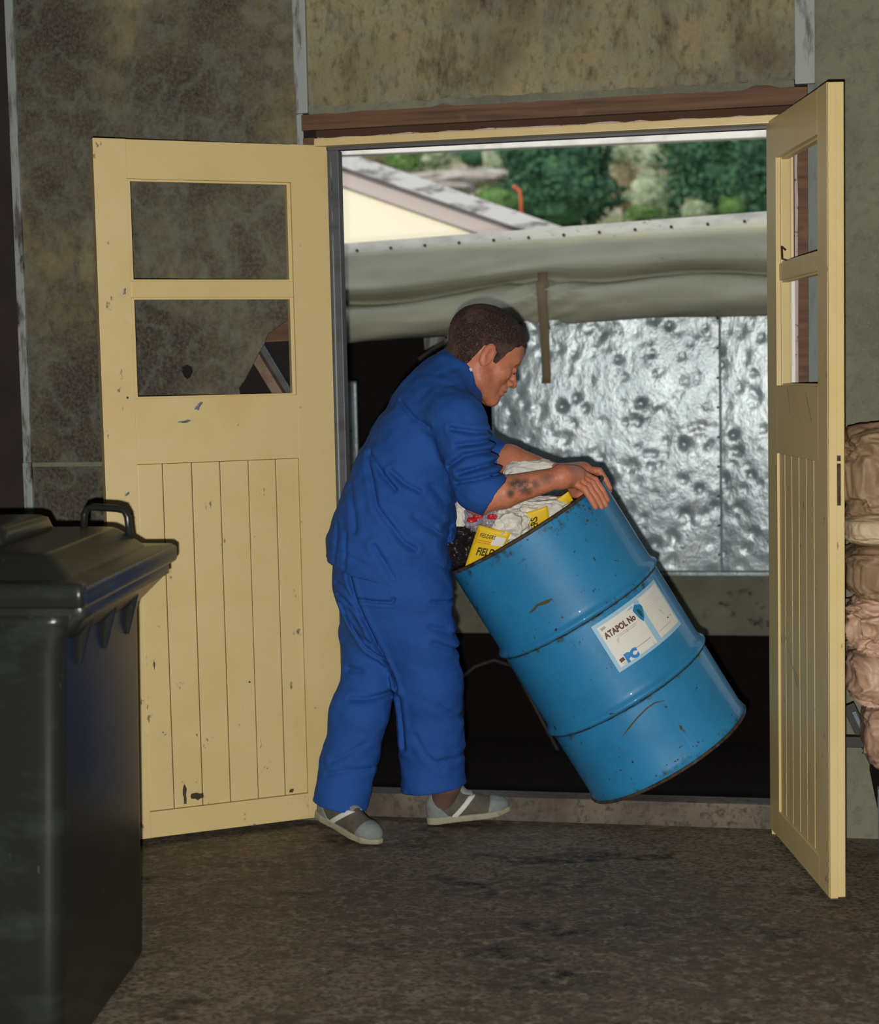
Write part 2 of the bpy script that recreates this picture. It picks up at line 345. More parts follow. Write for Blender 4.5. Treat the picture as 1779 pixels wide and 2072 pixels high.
m_clear = mat('clear_plastic_film', srgb(186, 176, 190), .12, spec=.8, alpha=.55, bump=[('noise', 30, .8, .02)])
m_red = mat('red_plastic', srgb(196, 30, 44), .35)
m_blackbag = mat('black_plastic_bag', srgb(36, 30, 30), .35, bump=[('noise', 30, .5, .01)])
m_bin = mat('dark_green_bin_plastic', srgb(30, 32, 29), .30, layers=[('noise', (4, 4, 8), .5, .75, srgb(48, 54, 50)), ('noise', (60, 60, 14), .68, .74, srgb(84, 92, 90))], bump=[('noise', 120, .12, .001)], spec=.5)
m_shoe = mat('grey_suede', srgb(128, 136, 132), .85, layers=[('noise', 30, .4, .7, srgb(106, 112, 106))], bump=[('noise', 200, .3, .001)])
m_shoe_d = mat('dark_mesh_nylon', srgb(88, 84, 72), .85, layers=[('noise', 60, .4, .7, srgb(74, 70, 60))])
m_sole = mat('pale_rubber_sole', srgb(150, 148, 124), .7, layers=[('noise', 30, .5, .75, srgb(110, 104, 86))])
m_stripe = mat('white_leather_stripe', srgb(206, 206, 200), .6)
m_sock = mat('brown_sock', srgb(104, 76, 66), .9)
m_brownpaper = mat('brown_kraft_paper', srgb(192, 158, 134), .5, layers=[('noise', 5, .4, .7, srgb(168, 136, 110))], bump=[('noise', 9, .25, .02)])
m_brownpaper2 = mat('olive_kraft_paper', srgb(148, 122, 92), .6, layers=[('noise', 5, .4, .7, srgb(120, 98, 74))], bump=[('noise', 9, .35, .02)])
m_creampaper = mat('cream_kraft_paper', srgb(190, 170, 136), .6, bump=[('noise', 9, .2, .02)])
m_steelblue = mat('blue_grey_steel', srgb(96, 108, 116), .45, .3, layers=[('noise', 20, .5, .7, srgb(70, 70, 72))])
m_rafter = mat('dark_steel', srgb(44, 38, 36), .6)
m_cream = mat('cream_wall_paint', srgb(250, 240, 212), .7)
m_soffit = mat('pinkish_grey_soffit', srgb(196, 184, 178), .8)
m_barge = mat('weathered_grey_barge', srgb(196, 196, 194), .8, layers=[('noise', (4, 4, 14), .5, .62, srgb(120, 118, 118))])
m_hill = mat('scrubby_hillside', srgb(120, 124, 84), .95, layers=[('noise', .35, .42, .58, srgb(150, 138, 110)), ('noise', .9, .5, .62, srgb(84, 104, 62)), ('noise', 3., .5, .65, srgb(170, 160, 140)), ('noise', 9., .5, .7, srgb(90, 96, 66))],
    bump=[('noise', 3, .8, .2)])
m_conif = mat('dark_conifer_foliage', srgb(58, 100, 68), .8, layers=[('noise', 1.2, .4, .65, srgb(38, 74, 54)), ('noise', 8, .5, .7, srgb(84, 130, 84))])
m_shrub = mat('pale_shrub_foliage', srgb(164, 174, 146), .85, layers=[('noise', .9, .42, .6, srgb(112, 134, 92)), ('noise', 8, .5, .7, srgb(176, 180, 150))])
m_shrub2 = mat('green_shrub_foliage', srgb(92, 128, 62), .85, layers=[('noise', 2., .42, .6, srgb(72, 104, 56)), ('noise', 8, .5, .7, srgb(130, 150, 90))])
m_shrub3 = mat('brown_scrub_foliage', srgb(140, 124, 96), .9, layers=[('noise', 2., .42, .6, srgb(104, 98, 66)), ('noise', 8, .5, .7, srgb(170, 150, 120))])
m_bark = mat('bark', srgb(70, 56, 44), .9)
m_orange = mat('rusty_orange_pipe', srgb(196, 92, 52), .7)
m_rock = mat('pale_rock', srgb(176, 168, 160), .9, layers=[('noise', 3, .4, .7, srgb(140, 132, 126))], bump=[('noise', 5, .6, .05)])
m_ceil = mat('dim_ceiling', srgb(110, 108, 98), .9)
# ================================================================ SETTING
def struct(o): o['kind'] = 'structure'; return o
fl_o = box('floor', (-3.2, -7.2, -.12), (4.2, .055, 0), m_concrete, None, 0); struct(fl_o)
struct(box('ceiling', (-3.2, -7.2, 3.3), (4.2, .1, 3.4), m_ceil, None, 0))
struct(box('wall_left', (-3.3, -7.2, 0), (-3.2, .1, 3.3), m_fibro_r, None, 0))
struct(box('wall_right', (4.2, -7.2, 0), (4.3, .1, 3.3), m_fibro_r, None, 0))
struct(box('wall_front', (-3.2, -7.3, 0), (4.2, -7.2, 3.3), m_fibro_r, None, 0))
wb = empty('wall_back', (0, 0, 0)); struct(wb)
YB = .0
def slab(name, outline, y0, y1, material, parent, holes=()):
    """vertical slab: xz polygon (with optional holes) between y0 and y1"""
    bm = bmesh.new(); edges = []
    for lp in [outline]+list(holes):
        vs = [bm.verts.new((x, y0, z)) for x, z in lp]
        edges += [bm.edges.new((vs[i], vs[(i+1) % len(vs)])) for i in range(len(vs))]
    r = bmesh.ops.triangle_fill(bm, edges=edges, use_beauty=True, use_dissolve=False)
    bmesh.ops.recalc_face_normals(bm, faces=bm.faces[:])
    g = bmesh.ops.extrude_face_region(bm, geom=bm.faces[:]); 
    for e in g['geom']:
        if isinstance(e, bmesh.types.BMVert): e.co.y = y1
    bmesh.ops.recalc_face_normals(bm, faces=bm.faces[:])
    me = bpy.data.meshes.new(name); bm.to_mesh(me); bm.free(); return link(name, me, material, parent)
# left upper panel with a broken corner where the brace and plate show, and one small puncture
broken = [(-.118, 1.555), (-.133, 1.545), (-.197, 1.504), (-.212, 1.47), (-.227, 1.450), (-.250, 1.41), (-.278, 1.362), (-.296, 1.342), (-.290, 1.31), (-.29, 1.25), (-.118, 1.25)]
small = [(-.46+.018*math.cos(a)*(1+.3*math.sin(3*a)), 1.394+.022*math.sin(a)) for a in [k*math.pi/4 for k in range(8)]]
slab('panel', [(-.985, 1.118), (-.088, 1.118), (-.088, 3.3), (-.985, 3.3)], -.012, -.004, m_fibro, wb, holes=[broken, small])
slab('panel', [(-.985, 0), (-.088, 0), (-.088, 1.108), (-.985, 1.108)], -.012, -.004, m_fibro, wb)
slab('panel', [(-.048, 2.175), (1.374, 2.175), (1.374, 3.3), (-.048, 3.3)], -.012, -.004, m_fibro_c, wb)
slab('panel', [(1.43, 0), (4.2, 0), (4.2, 3.3), (1.43, 3.3)], -.012, -.004, m_fibro_r, wb)
slab('panel', [(-3.2, 0), (-1.012, 0), (-1.012, 3.3), (-3.2, 3.3)], -.012, -.004, m_darkwall, wb)
# framing behind the broken panel: black cavity, bottom plate, leaning brace
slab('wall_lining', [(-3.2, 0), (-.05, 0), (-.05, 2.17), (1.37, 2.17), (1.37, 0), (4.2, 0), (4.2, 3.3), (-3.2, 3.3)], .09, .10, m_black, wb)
o = beam('nogging', (-.8, .035, 1.505), (-.06, .035, 1.525), .05, .085, m_wood, wb)
beam('brace', (-.285, .03, 1.50), (-.10, .03, 1.19), .03, .05, m_brace, wb, up=(0, 1, 0))
beam('brace', (-.262, .06, 1.50), (-.085, .06, 1.20), .03, .035, m_jamb, wb, up=(0, 1, 0))
# horizontal joint strip on the left wall and vertical battens
box('joint_strip', (-.985, -.016, 1.106), (-.088, -.008, 1.120), m_fibro_r, wb, .002)
o = box('batten', (-1.012, -.022, 1.12), (-.985, -.004, 3.3), m_batten, wb, .003)
o = box('batten', (-1.016, -.02, 0), (-.987, -.004, 1.12), m_batten, wb, .003)
box('batten', (-.088, -.028, 2.155), (-.048, -.004, 3.3), m_batten, wb, .004)
box('batten', (-.088, -.014, 0), (-.068, -.004, 2.155), m_batten, wb, .003)
box('batten', (1.374, -.028, 2.16), (1.43, -.004, 3.3), m_batten, wb, .004)
box('batten', (1.409, -.020, 0), (1.450, -.004, 2.16), m_batten_d, wb, .003)
# timber lintel with a ragged top lip, studs
lt = []
random.seed(3)
top = [(-.068+k*.036, 2.150+random.uniform(-.002, .003)+(.010 if random.random() < .05 else 0)) for k in range(42)]
slab('lintel', [(-.068, 2.104)]+[(x, z) for x, z in top]+[(1.408, 2.104)], -.03, .03, m_wood, wb)
box('recess_shade', (-.03, -.008, 2.078), (1.385, .03, 2.104), m_gap, wb, .001)  # dark-coloured strip standing in for the shaded gap under the lintel
slab('flashing', [(-.048, 2.14)]+[(-.048+k*.0355, 2.176+.003*math.sin(k*1.7)) for k in range(41)]+[(1.374, 2.14)], -.016, -.011, m_fibro_r, wb)
box('stud', (-.068, -.02, 0), (-.03, .06, 2.083), m_wood, wb, .002)
box('stud', (1.378, -.018, 0), (1.409, .06, 2.083), m_wood, wb, .002)
slab('primer_edge', [(-.02, 2.074), (1.30, 2.074)]+[(1.30-k*.04, 2.081+random.uniform(-.004, .003)) for k in range(34)], -.028, 0, m_pinkish, wb)
slab('primer_edge', [(1.372, 0), (1.381, 0)]+[(1.381+random.uniform(-.002, .002), k*.08) for k in range(1, 25)]+[(1.381, 1.98), (1.372, 1.98)], -.022, 0, m_pinkish, wb)
df = empty('trim_1', (0, 0, 0)); struct(df)
box('frame_head', (-.03, -.034, 2.055), (1.36, .035, 2.078), m_yellow, df, .003)
box('frame_stop', (.0, .005, 2.046), (1.31, .035, 2.055), m_jamb, df, .002)
box('frame_jamb', (-.03, .0, .0), (.0, .09, 2.046), m_yellow, df, .002)
box('frame_jamb', (.0, .004, .0), (.034, .05, 2.046), m_jamb, df, .003)
box('frame_jamb', (1.298, -.0, .0), (1.370, .09, 2.046), m_yellow, df, .003)
box('frame_jamb', (1.352, -.020, .0), (1.374, .0, 1.66), m_whitepaint, df, .003)
tube('seal_rod', [(.012, -.002, .08), (.012, -.002, 2.03)], .003, m_batten, df, 6)
# threshold
sl = struct(box('sill', (-.03, .062, -.3), (1.40, .145, .072), m_sill, None, .006))
# ---------------------------------------------------------------- door leaves
def leaf(name, L, label, locked, seed):
    """leaf in local coords: u = +x from hinge, face towards -y, z up"""
    random.seed(seed)
    root = empty(name, (0, 0, 0), label, 'door'); root['kind'] = 'structure'
    T = .042; y0, y1 = 0., T; B0, B1 = .02, 2.06
    wu0, wu1 = .121, L-.103
    box('stile', (0, y0, B0), (wu0-.0072, y1, B1), m_yellow, root, .0012)
    box('stile', (wu1+.0082, y0, B0), (L, y1, B1), m_yellow_lo, root, .0012)
    box('top_rail', (wu0-.0072, y0, 1.948), (wu1+.0082, y1-.001, B1-.001), m_yellow, root, .0008)
    box('glazing_bar', (wu0-.0072, y0+.008, 1.609), (wu1+.0082, y1-.006, 1.656), m_yellow, root, .003)
    box('lock_rail', (wu0-.0072, y0, 1.127), (wu1+.0082, y1-.001, 1.317), m_yellow, root, .0008)
    box('bottom_rail', (wu0-.0072, y0, B0+.0005), (wu1+.0082, y1-.001, .098), m_yellow_lo, root, .0008)
    for a, b in ((1.317, 1.609), (1.656, 1.948)):      # glazing beads in the rebates
        box('bead', (wu0-.0075, y0+.012, a), (wu0+.003, y1-.006, b), m_yellow, root, .002)
        box('bead', (wu1-.003, y0+.012, a), (wu1+.0085, y1-.006, b), m_yellow, root, .002)
        box('bead', (wu0, y0+.014, a-.001), (wu1, y1-.008, a+.006), m_yellow, root, .002)
        box('bead', (wu0, y0+.014, b-.006), (wu1, y1-.008, b+.001), m_yellow, root, .002)
    box('panel_backing', (wu0-.007, y0+.020, .10), (wu1+.008, y1-.004, 1.126), m_gap, root, 0)
    n = 6; tot = (wu1+.009)-(wu0-.008); x = wu0-.008; ws = [.88, 1.04, 1.06, 1.04, 1.06, .92]
    k = tot/sum(ws)
    for i in range(n):
        a = x; x += ws[i]*k
        j = random.uniform(-.0006, .0006)
        box('board', (a+.0013, y0+.006+j, .0995), (x-.0013, y0+.020, 1.1255), m_yellow_lo, root, .0022)
    if locked:
        box('rebate_strip', (L-.0005, y0+.001, B0), (L+.010, y0+.0205, B1-.002), m_yellow, root, .001)
        box('edge_joint', (L-.0005, y0+.0205, B0), (L+.0006, y0+.0225, B1-.002), m_gap, root, 0)
        box('lock_plate', (L-.002, y0+.0225, 1.02), (L+.0035, y0+.032, 1.125), m_rust, root, .001)
        box('lock_plate', (L-.002, y0+.0225, 1.131), (L+.0035, y0+.032, 1.145), m_rust, root, .001)
        tube('latch_hook', [(.16, y0+.016, 1.69), (.165, y0+.004, 1.70), (.172, y0+.004, 1.665), (.18, y0+.016, 1.66)], .003, m_rust, root, 6)
    for z in (.3, 1.1, 1.86):
        tube('hinge', [(-.004, y1-.0, z-.05), (-.004, y1-.0, z+.05)], .006, m_jamb, root, 8)
    return root
th, tr = .5931, .2336
lf = leaf('door_1', .699, 'open yellow half-glazed door leaf swung back against the mouldy left wall', False, 2)
# the left leaf's face points to the room: u axis towards (-cos th, -sin th), face normal (sin th, -cos th)
ux, nx = Vector((-math.cos(th), -math.sin(th), 0)), Vector((-math.sin(th), math.cos(th), 0))
lf.matrix_world = Matrix(((ux.x, nx.x, 0, -.0), (ux.y, nx.y, 0, -.004), (0, 0, 1, 0), (0, 0, 0, 1)))
# mirror the left one so its lettering-free boards keep outward normals
rl = leaf('door_2', .662, 'open yellow half-glazed door leaf standing edge-on at the right of the doorway', True, 5)
ux, nx = Vector((math.sin(tr), -math.cos(tr), 0)), Vector((math.cos(tr), math.sin(tr), 0))
rl.matrix_world = Matrix(((ux.x, nx.x, 0, 1.294), (ux.y, nx.y, 0, -.003), (0, 0, 1, 0), (0, 0, 0, 1)))
# flaked paint patches on the left leaf
def flake(px, py, rx, ry, material, seed, rot=0.):
    random.seed(seed); d = CF+CR*(px-889.5)/FPX-CU*(py-1036)/FPX; nrm = np.array([math.sin(th), -math.cos(th), 0.])
    P = CAM+d*((np.array([0, -.004, 0])-CAM)@nrm/(d@nrm)); u = -(P[0]*math.cos(th)+(P[1]+.004)*math.sin(th)); z = P[2]
    v = [(u, -.0012, z)]
    for k in range(12):
        a = k*math.pi/6; q = random.uniform(.5, 1.15); x_, z_ = rx*q*math.cos(a), ry*q*math.sin(a)
        v.append((u+x_*math.cos(rot)-z_*math.sin(rot), -.0006, z+x_*math.sin(rot)+z_*math.cos(rot)))
    return v, [(0, 1+k, 1+(k+1) % 12) for k in range(12)]
for args in [(402, 822, .018, .008, 1, -.9), (374, 853, .02, .005, 2, -.1), (252, 590, .006, .012, 3, .2), (256, 1000, .01, .006, 4, -.7), (374, 1608, .007, .03, 5, 0), (400, 1610, .022, .014, 6, 0), (258, 805, .005, .005, 7, 0),
             (505, 1380, .004, .004, 8, 0), (312, 1345, .003, .018, 9, 0), (590, 1600, .008, .008, 10, 0)]:
    v, f = flake(args[0], args[1], args[2], args[3], None, args[4], args[5]); pyd('paint_chip', v, f, m_steelblue if args[4] < 5 else m_rust, lf)
for k, (u0, z0_, u1, z1_) in enumerate([(.24, 1.31, .27, 1.24), (.44, 1.30, .50, 1.225), (.2, .62, .34, .50), (.30, .55, .36, .51), (.46, .30, .462, .22), (.54, .34, .543, .30)]):
    pyd('paint_scratch', [(u0, -.0006, z0_), (u0+.006, -.0006, z0_), (u1+.006, -.0006, z1_), (u1, -.0006, z1_)], [(0, 1, 2, 3)], m_batten, rl)
# ================================================================ LOADING BAY OUTSIDE
struct(box('yard_ground', (-6, .14, -.55), (8, 7.0, -.3), m_asphalt, None, 0))
YW = 2.6
kb = struct(box('kerb', (-6, YW-.02, -.3), (8, YW+.25, .47), m_kerb, None, .01))
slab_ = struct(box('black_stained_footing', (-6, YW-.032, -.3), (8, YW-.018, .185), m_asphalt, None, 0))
bw = empty('metal_clad_wall', (0, YW, 0), 'dented galvanised metal wall across the bay behind the drum', 'wall')
bw['kind'] = 'structure'
def sheet(x0, x1, z0, z1, seed, yoff=0., parent=bw, tilt=0.):
    rs = np.random.RandomState(seed); nx_, nz_ = int((x1-x0)/.012)+1, int((z1-z0)/.012)+1
    X, Z = np.meshgrid(np.linspace(x0, x1, nx_), np.linspace(z0, z1, nz_), indexing='ij'); Y = np.zeros_like(X)
    k = int((x1-x0)*(z1-z0)*260)
    for _ in range(k):
        cx, cz, r = rs.uniform(x0, x1), rs.uniform(z0, z1), rs.uniform(.010, .022); a = rs.uniform(.0015, .0050)*(1 if rs.rand() < .85 else -.7)
        Y += a*np.exp(-((X-cx)**2+(Z-cz)**2)/r**2)
    for _ in range(int(14*(x1-x0))):
        cx, cz, r = rs.uniform(x0, x1), rs.uniform(z0, z1), rs.uniform(.08, .22); Y += rs.uniform(-.006, .006)*np.exp(-((X-cx)**2+((Z-cz)*.7)**2)/r**2)
    P = [[(X[i, j], -.045+yoff+Y[i, j]+tilt*(X[i, j]-1.06), Z[i, j]) for j in range(nz_)] for i in range(nx_)]
    return grid_mesh('sheet', P, m_galv, parent, True, .002)
sheet(1.055, 1.85, .47, 1.75, 1, tilt=-.03); sheet(.05, 1.065, .47, 1.75, 2, -.004, tilt=.045); sheet(1.84, 2.6, .47, 1.75, 3)
for sx in (1.06, 1.845):
    for k in range(9): tube('rivet', [(sx-.01, -.052, .55+k*.13), (sx-.01, -.047, .55+k*.13)], .006, m_jamb, bw, 8)
box('drip_edge', (.03, -.055, .455), (2.6, -.02, .470), m_galv, bw, .003)
beam('post', (.02, 0, .47), (.02, 0, 1.6), .05, .05, m_rafter, bw)
# dark store behind the left part of the bay
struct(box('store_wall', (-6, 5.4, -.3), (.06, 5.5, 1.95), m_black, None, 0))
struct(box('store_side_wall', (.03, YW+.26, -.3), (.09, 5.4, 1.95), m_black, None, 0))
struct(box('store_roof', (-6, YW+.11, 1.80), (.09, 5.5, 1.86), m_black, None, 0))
tn = empty('metal_hoarding', (0, 0, 0), 'narrow dull metal sheet standing in the dark beside the left door jamb', 'sheet')
def hoard():
    a = at(692, 900, 3.2); X0 = a.x-.55; X1 = at(745, 900, 3.2).x; zt = at(700, 772, 3.2).z
    rs = np.random.RandomState(9); nx_, nz_ = 56, 70; X, Z = np.meshgrid(np.linspace(X0, X1, nx_), np.linspace(.475, zt, nz_), indexing='ij'); Y = np.zeros_like(X)
    for _ in range(70): Y += rs.uniform(-.01, .01)*np.exp(-(((X-rs.uniform(X0, X1))*2.2)**2+((Z-rs.uniform(.1, zt))*.8)**2)/rs.uniform(.03, .09)**2)
    P = [[(X[i, j], 3.0+Y[i, j], Z[i, j]) for j in range(nz_)] for i in range(nx_)]
    grid_mesh('sheet', P, m_galv, tn, True, .002); beam('edge_strip', (X1, 3.0, .475), (X1, 3.0, zt), .02, .02, m_rafter, tn)
hoard()
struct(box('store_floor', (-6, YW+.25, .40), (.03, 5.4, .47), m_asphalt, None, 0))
# little bits seen above the man's back under the blind
rk = empty('roof_bracket', (0, 0, 0), 'pale bracket and strut under the canvas blind behind his shoulders', 'bracket')
a = at(872, 690, YW+.02); pyd('plate', [at(858, 684, YW+.03), at(905, 680, YW+.03), at(905, 684, YW+.03), at(860, 708, YW+.03), at(858, 684, YW+.05), at(905, 680, YW+.05), at(905, 684, YW+.05), at(860, 708, YW+.05)],
    [(0, 1, 2, 3), (7, 6, 5, 4), (0, 4, 5, 1), (1, 5, 6, 2), (2, 6, 7, 3), (3, 7, 4, 0)], m_batten, rk)
beam('strut', at(905, 676, YW+.04), at(903, 760, YW+.04), .02, .02, m_batten, rk); beam('strut', at(930, 672, YW+.06), at(850, 730, YW+.06), .03, .03, m_rafter, rk)
# fascia, canvas blind, strap
def zline(pxa, pya, pxb, pyb, y=YW):
    a = at(pxa, pya, y); b = at(pxb, pyb, y); s = (b.z-a.z)/(b.x-a.x); return lambda x: a.z+(x-a.x)*s
zf_t = zline(690, 495, 1545, 430); zf_b = zline(690, 521, 1545, 457); zc_ = zline(690, 609, 1545, 556); zr_b = zline(690, 692, 1545, 637)
fa = empty('fascia_beam', (0, 0, 0), 'long weathered white beam with a row of bolts above the canvas blind', 'beam')
v = []
X0, X1 = -2.2, 3.2
for y in (YW-.05, YW+.10):
    for x, z in ((X0, zf_b(X0)), (X1, zf_b(X1)), (X1, zf_t(X1)), (X0, zf_t(X0))): v.append((x, y, z))
pyd('beam', v, [(0, 1, 2, 3), (7, 6, 5, 4), (0, 4, 5, 1), (1, 5, 6, 2), (2, 6, 7, 3), (3, 7, 4, 0)], m_fascia, fa)
for k in range(24):
    x = -1.2+k*.158; z = zf_b(x)+.022; tube('bolt', [(x, YW-.056, z), (x, YW-.048, z)], .007, m_rust, fa, 8)
cb = empty('canvas_blind', (0, YW, 0), 'grey-green canvas blind rolled up under the white beam and tied', 'blind')
XS = at(1105, 560, YW).x
def blind():
    n = 150; P = []
    for i in range(n+1):
        x = X0+(X1-X0)*i/n; dz = abs(x-XS); pin = math.exp(-(dz/.16)**2)
        zt, zc, zb = zf_b(x)+.01, zc_(x)+.02*math.sin(x*2.6)+.01*math.sin(x*7.1+1), zr_b(x)+.014*math.sin(x*2.2+.6)
        zc += pin*.02; row = []
        for j in range(13):     # upper hanging fold
            t = j/12; bulge = (.02+.125*t**1.1 if t < .80 else .118*(1-t)/.20-.02)*(1-.4*pin)
            rip = .010*math.sin(16*t+5*x+2*math.sin(3*x))*t + .012*noise.noise(Vector((x*4, t*3, 1)))
            row.append((x, -.05-bulge-rip, zt+(zc-zt)*t))
        rr = (zc-zb)*.5*(1-.10*pin); cz = (zc+zb)/2+pin*.0
        for j in range(1, 22):  # roll
            a = math.pi*.5-(math.pi*1.25)*j/21
            w_ = (.008+.02*pin)*noise.noise(Vector((x*6, j*.5, 4)))+.020*pin*math.sin(j*1.5+ (x-XS)*38)+.008*math.sin(j*.8+x*5.5)
            row.append((x, -.045-math.cos(a)*(.12*(1-.35*pin)+w_), cz+math.sin(a)*(rr+w_*.6)))
        P.append(row)
    return grid_mesh('canvas', P, m_canvas, cb, True, .003)
blind()
def ribbon(name, pts, wd, material, parent, th_=.004):
    P = [[(p[0]-wd/2, p[1], p[2]), (p[0]+wd/2, p[1], p[2])] for p in pts]
    return grid_mesh(name, P, material, parent, True, th_)
st = empty('canvas_strap', (0, 0, 0), 'khaki webbing strap tied around the rolled canvas, end hanging loose', 'strap')
ribbon('band', [(XS-.005, YW-.06, zf_b(XS)-.02), (XS-.003, YW-.085, zf_b(XS)-.06), (XS, YW-.10, zc_(XS)+.03), (XS+.0, YW-.09, zc_(XS)), (XS+.003, YW-.15, zc_(XS)-.04), (XS+.008, YW-.175, zc_(XS)-.08), (XS+.01, YW-.165, zr_b(XS)+.03), (XS+.012, YW-.13, zr_b(XS)-.005)], .045, m_strap, st)
zb_ = at(1113, 776, YW-.15).z
ribbon('loose_end', [(XS+.0, YW-.18, zc_(XS)+.01), (XS+.008, YW-.19, zc_(XS)-.08), (XS+.014, YW-.17, zr_b(XS)-.03), (XS+.016, YW-.15, zb_+.03), (XS+.014, YW-.15, zb_)], .040, m_strap, st, .005)
box('buckle', (XS-.026, YW-.115, zc_(XS)-.002), (XS+.028, YW-.10, zc_(XS)+.022), m_strap, st, .004)
# covered bay roof: dark deck from the shed wall out, white painted eave beam in view
struct(box('bay_roof', (-6, .12, 2.34), (8, 1.75, 2.40), m_rafter, None, 0))
zl_ = at(670, 276, 2.35).z; eb = empty('eave_beam', (0, 0, 0), 'white painted eave beam just under the door head outside', 'beam')
v = []
ea, eb_ = at(660, 276, 2.35), at(1545, 262, 2.35); s = (eb_.z-ea.z)/(eb_.x-ea.x)
ec = at(670, 300, 2.35).z-ea.z+.0; ed = at(1545, 277, 2.35)
sb = (ed.z-at(680, 314, 2.35).z)/(ed.x-at(680, 314, 2.35).x); zb0 = at(680, 314, 2.35)
for y in (2.35, 2.42):
    for x, z in ((-1.5, zb0.z+sb*(-1.5-zb0.x)), (3, zb0.z+sb*(3-zb0.x)), (3, 2.42), (-1.5, 2.42)): v.append((x, y, z))
pyd('beam', v, [(0, 1, 2, 3), (7, 6, 5, 4), (0, 4, 5, 1), (1, 5, 6, 2), (2, 6, 7, 3), (3, 7, 4, 0)], m_whitepaint, eb)
struct(box('shed_outer_wall', (-6, .1, -.3), (-.03, .16, 2.3), m_fibro_r, None, 0)); struct(box('shed_outer_wall_east', (1.37, .1, -.3), (8, .16, 2.3), m_fibro_r, None, 0))
struct(box('shed_roof', (-6, -7.6, 3.7), (8, .3, 3.8), m_rafter, None, 0))
# faint black hose on the bay floor
hs = tube('rubber_hose', [(-.2, 1.2, -.291), (.0, 1.9, -.291), tuple(at(935, 1372, 2.50)), tuple(at(960, 1350, 2.55)), tuple(at(1000, 1336, 2.558)), tuple(at(1040, 1350, 2.555)), (.35, 2.3, -.291)], .008, m_rafter); tag(hs, 'thin black hose curving up from the dark bay floor left of the drum', 'hose')
# ---------------------------------------------------------------- gable building
gb = empty('gabled_building', (0, 7, 0), 'cream gabled building with weathered grey barge board, upper left of the doorway', 'building')
def P7(px, py, y=7.): q = at(px, py, y); return q
pa, pb = P7(681, 369), P7(970, 470); sl_ = (pb.z-pa.z)/(pb.x-pa.x); xr = -3.2; xe = 1.6
zc = lambda x: pa.z+sl_*(x-pa.x)
v = []
for y in (0, 5.): v += [(2*xr-xe, y, 0), (xe, y, 0), (xe, y, zc(xe)), (xr, y, zc(xr)), (2*xr-xe, y, zc(xe))]
pyd('gable_wall', v, [(0, 1, 2, 3, 4), (9, 8, 7, 6, 5), (1, 6, 7, 2), (0, 4, 9, 5)], m_cream, gb)
def roofband(name, z0, z1, y0, y1, material, xe_=xe+.5):
    v = []
    for y in (y0, y1):
        for x in (xe_, xr): v += [(x, y, zc(x)+z0), (x, y, zc(x)+z1)]
    f = [(0, 2, 3, 1), (5, 7, 6, 4), (0, 4, 6, 2), (1, 3, 7, 5), (0, 1, 5, 4), (2, 6, 7, 3)]
    o = pyd(name, v, f, material, gb)
    v2 = [(2*xr-x, y, z) for x, y, z in v]; pyd(name, v2, [tuple(reversed(q)) for q in f], material, gb)
def bw_(px, a, b): return P7(px, b).z-P7(px, a).z
roofband('soffit_board', -.01, .125, -.03, 0, m_soffit)
roofband('barge_board', .125, .235, -.09, 0, m_barge)
roofband('roof', .215, .240, -.05, 5.0, m_barge)
# ---------------------------------------------------------------- hillside with shrubs and trees
def hz(x, y): return max(0, (y-8))*.19+max(0, y-20)**2*.006+.5*noise.noise(Vector((x*.25, y*.25, 0)))
P = [[(x_, y_, hz(x_, y_)-.0) for y_ in np.linspace(13, 60, 60)] for x_ in np.linspace(-34, 22, 80)]
hl = grid_mesh('hillside', P, m_hill, None, True); struct(hl)
struct(box('far_ground', (-40, 5.5, -.5), (30, 14, -.31), m_asphalt, None, 0))
def core(root, rz, rx, material, seed):
    return crumple('crown', (0, 0, rz), (rx*.72, rx*.6, rz*.8), material, root, .3, 6, 3, seed)
def foliage(root, cx, cy, cz, rx, rz, n, material, leaf_=.06, seed=0, cone=False):
    rs = np.random.RandomState(seed); d = rs.normal(size=(n, 3)); d /= np.linalg.norm(d, axis=1)[:, None]
    lump = 1+.22*np.sin(d[:, 0]*5+seed)+.18*np.sin(d[:, 2]*7+2*seed)+.15*np.sin(d[:, 1]*6)
    r = rs.uniform(.55, 1., n)**.5*lump; c = np.stack([d[:, 0]*r*rx, d[:, 1]*r*rx*.8, d[:, 2]*r*rz], 1)
    if cone: k = np.clip((rz-c[:, 2])/(2*rz), .12, 1); c[:, 0] *= k*1.35; c[:, 1] *= k*1.35
    c += np.array([cx, cy, cz]); a = rs.normal(size=(n, 3)); a /= np.linalg.norm(a, axis=1)[:, None]; b = np.cross(a, rs.normal(size=(n, 3))); b /= np.linalg.norm(b, axis=1)[:, None]
    s = leaf_*rs.uniform(.6, 1.5, n)[:, None]
    vv = np.stack([c-a*s-b*s*.4, c+a*s*.2-b*s*.6, c+a*s, c+b*s*.6], 1).reshape(-1, 3); ff = np.arange(n*4).reshape(-1, 4)
    return np_mesh('foliage', vv, ff, material, root, False)
def tree(name, px, pyb, y, wpx, hpx, material, label, cat, n, seed, group=None, cone=False, lf_=None):
    b = at(px, pyb, y); s = (y-CAM[1])/FPX; wd, ht = wpx*s, hpx*s
    root = empty(name, b, label, cat, group)
    core(root, ht*.5, wd/2, material, seed)
    foliage(root, 0, 0, ht*.5, wd/2, ht*.52, n, material, lf_ or wd*.03, seed, cone)
    zb = hz(b.x, y); tube('stem', [(0, 0, min(zb-b.z-.1, -.05)), (0, 0, ht*.6)], wd*.025, m_bark, root, 8)
YT = 24
tree('conifer_tree', 1128, 470, YT, 225, 200, m_conif, 'tall dark green conifer on the hillside, left of the doorway centre line', 'tree', 5200, 11)
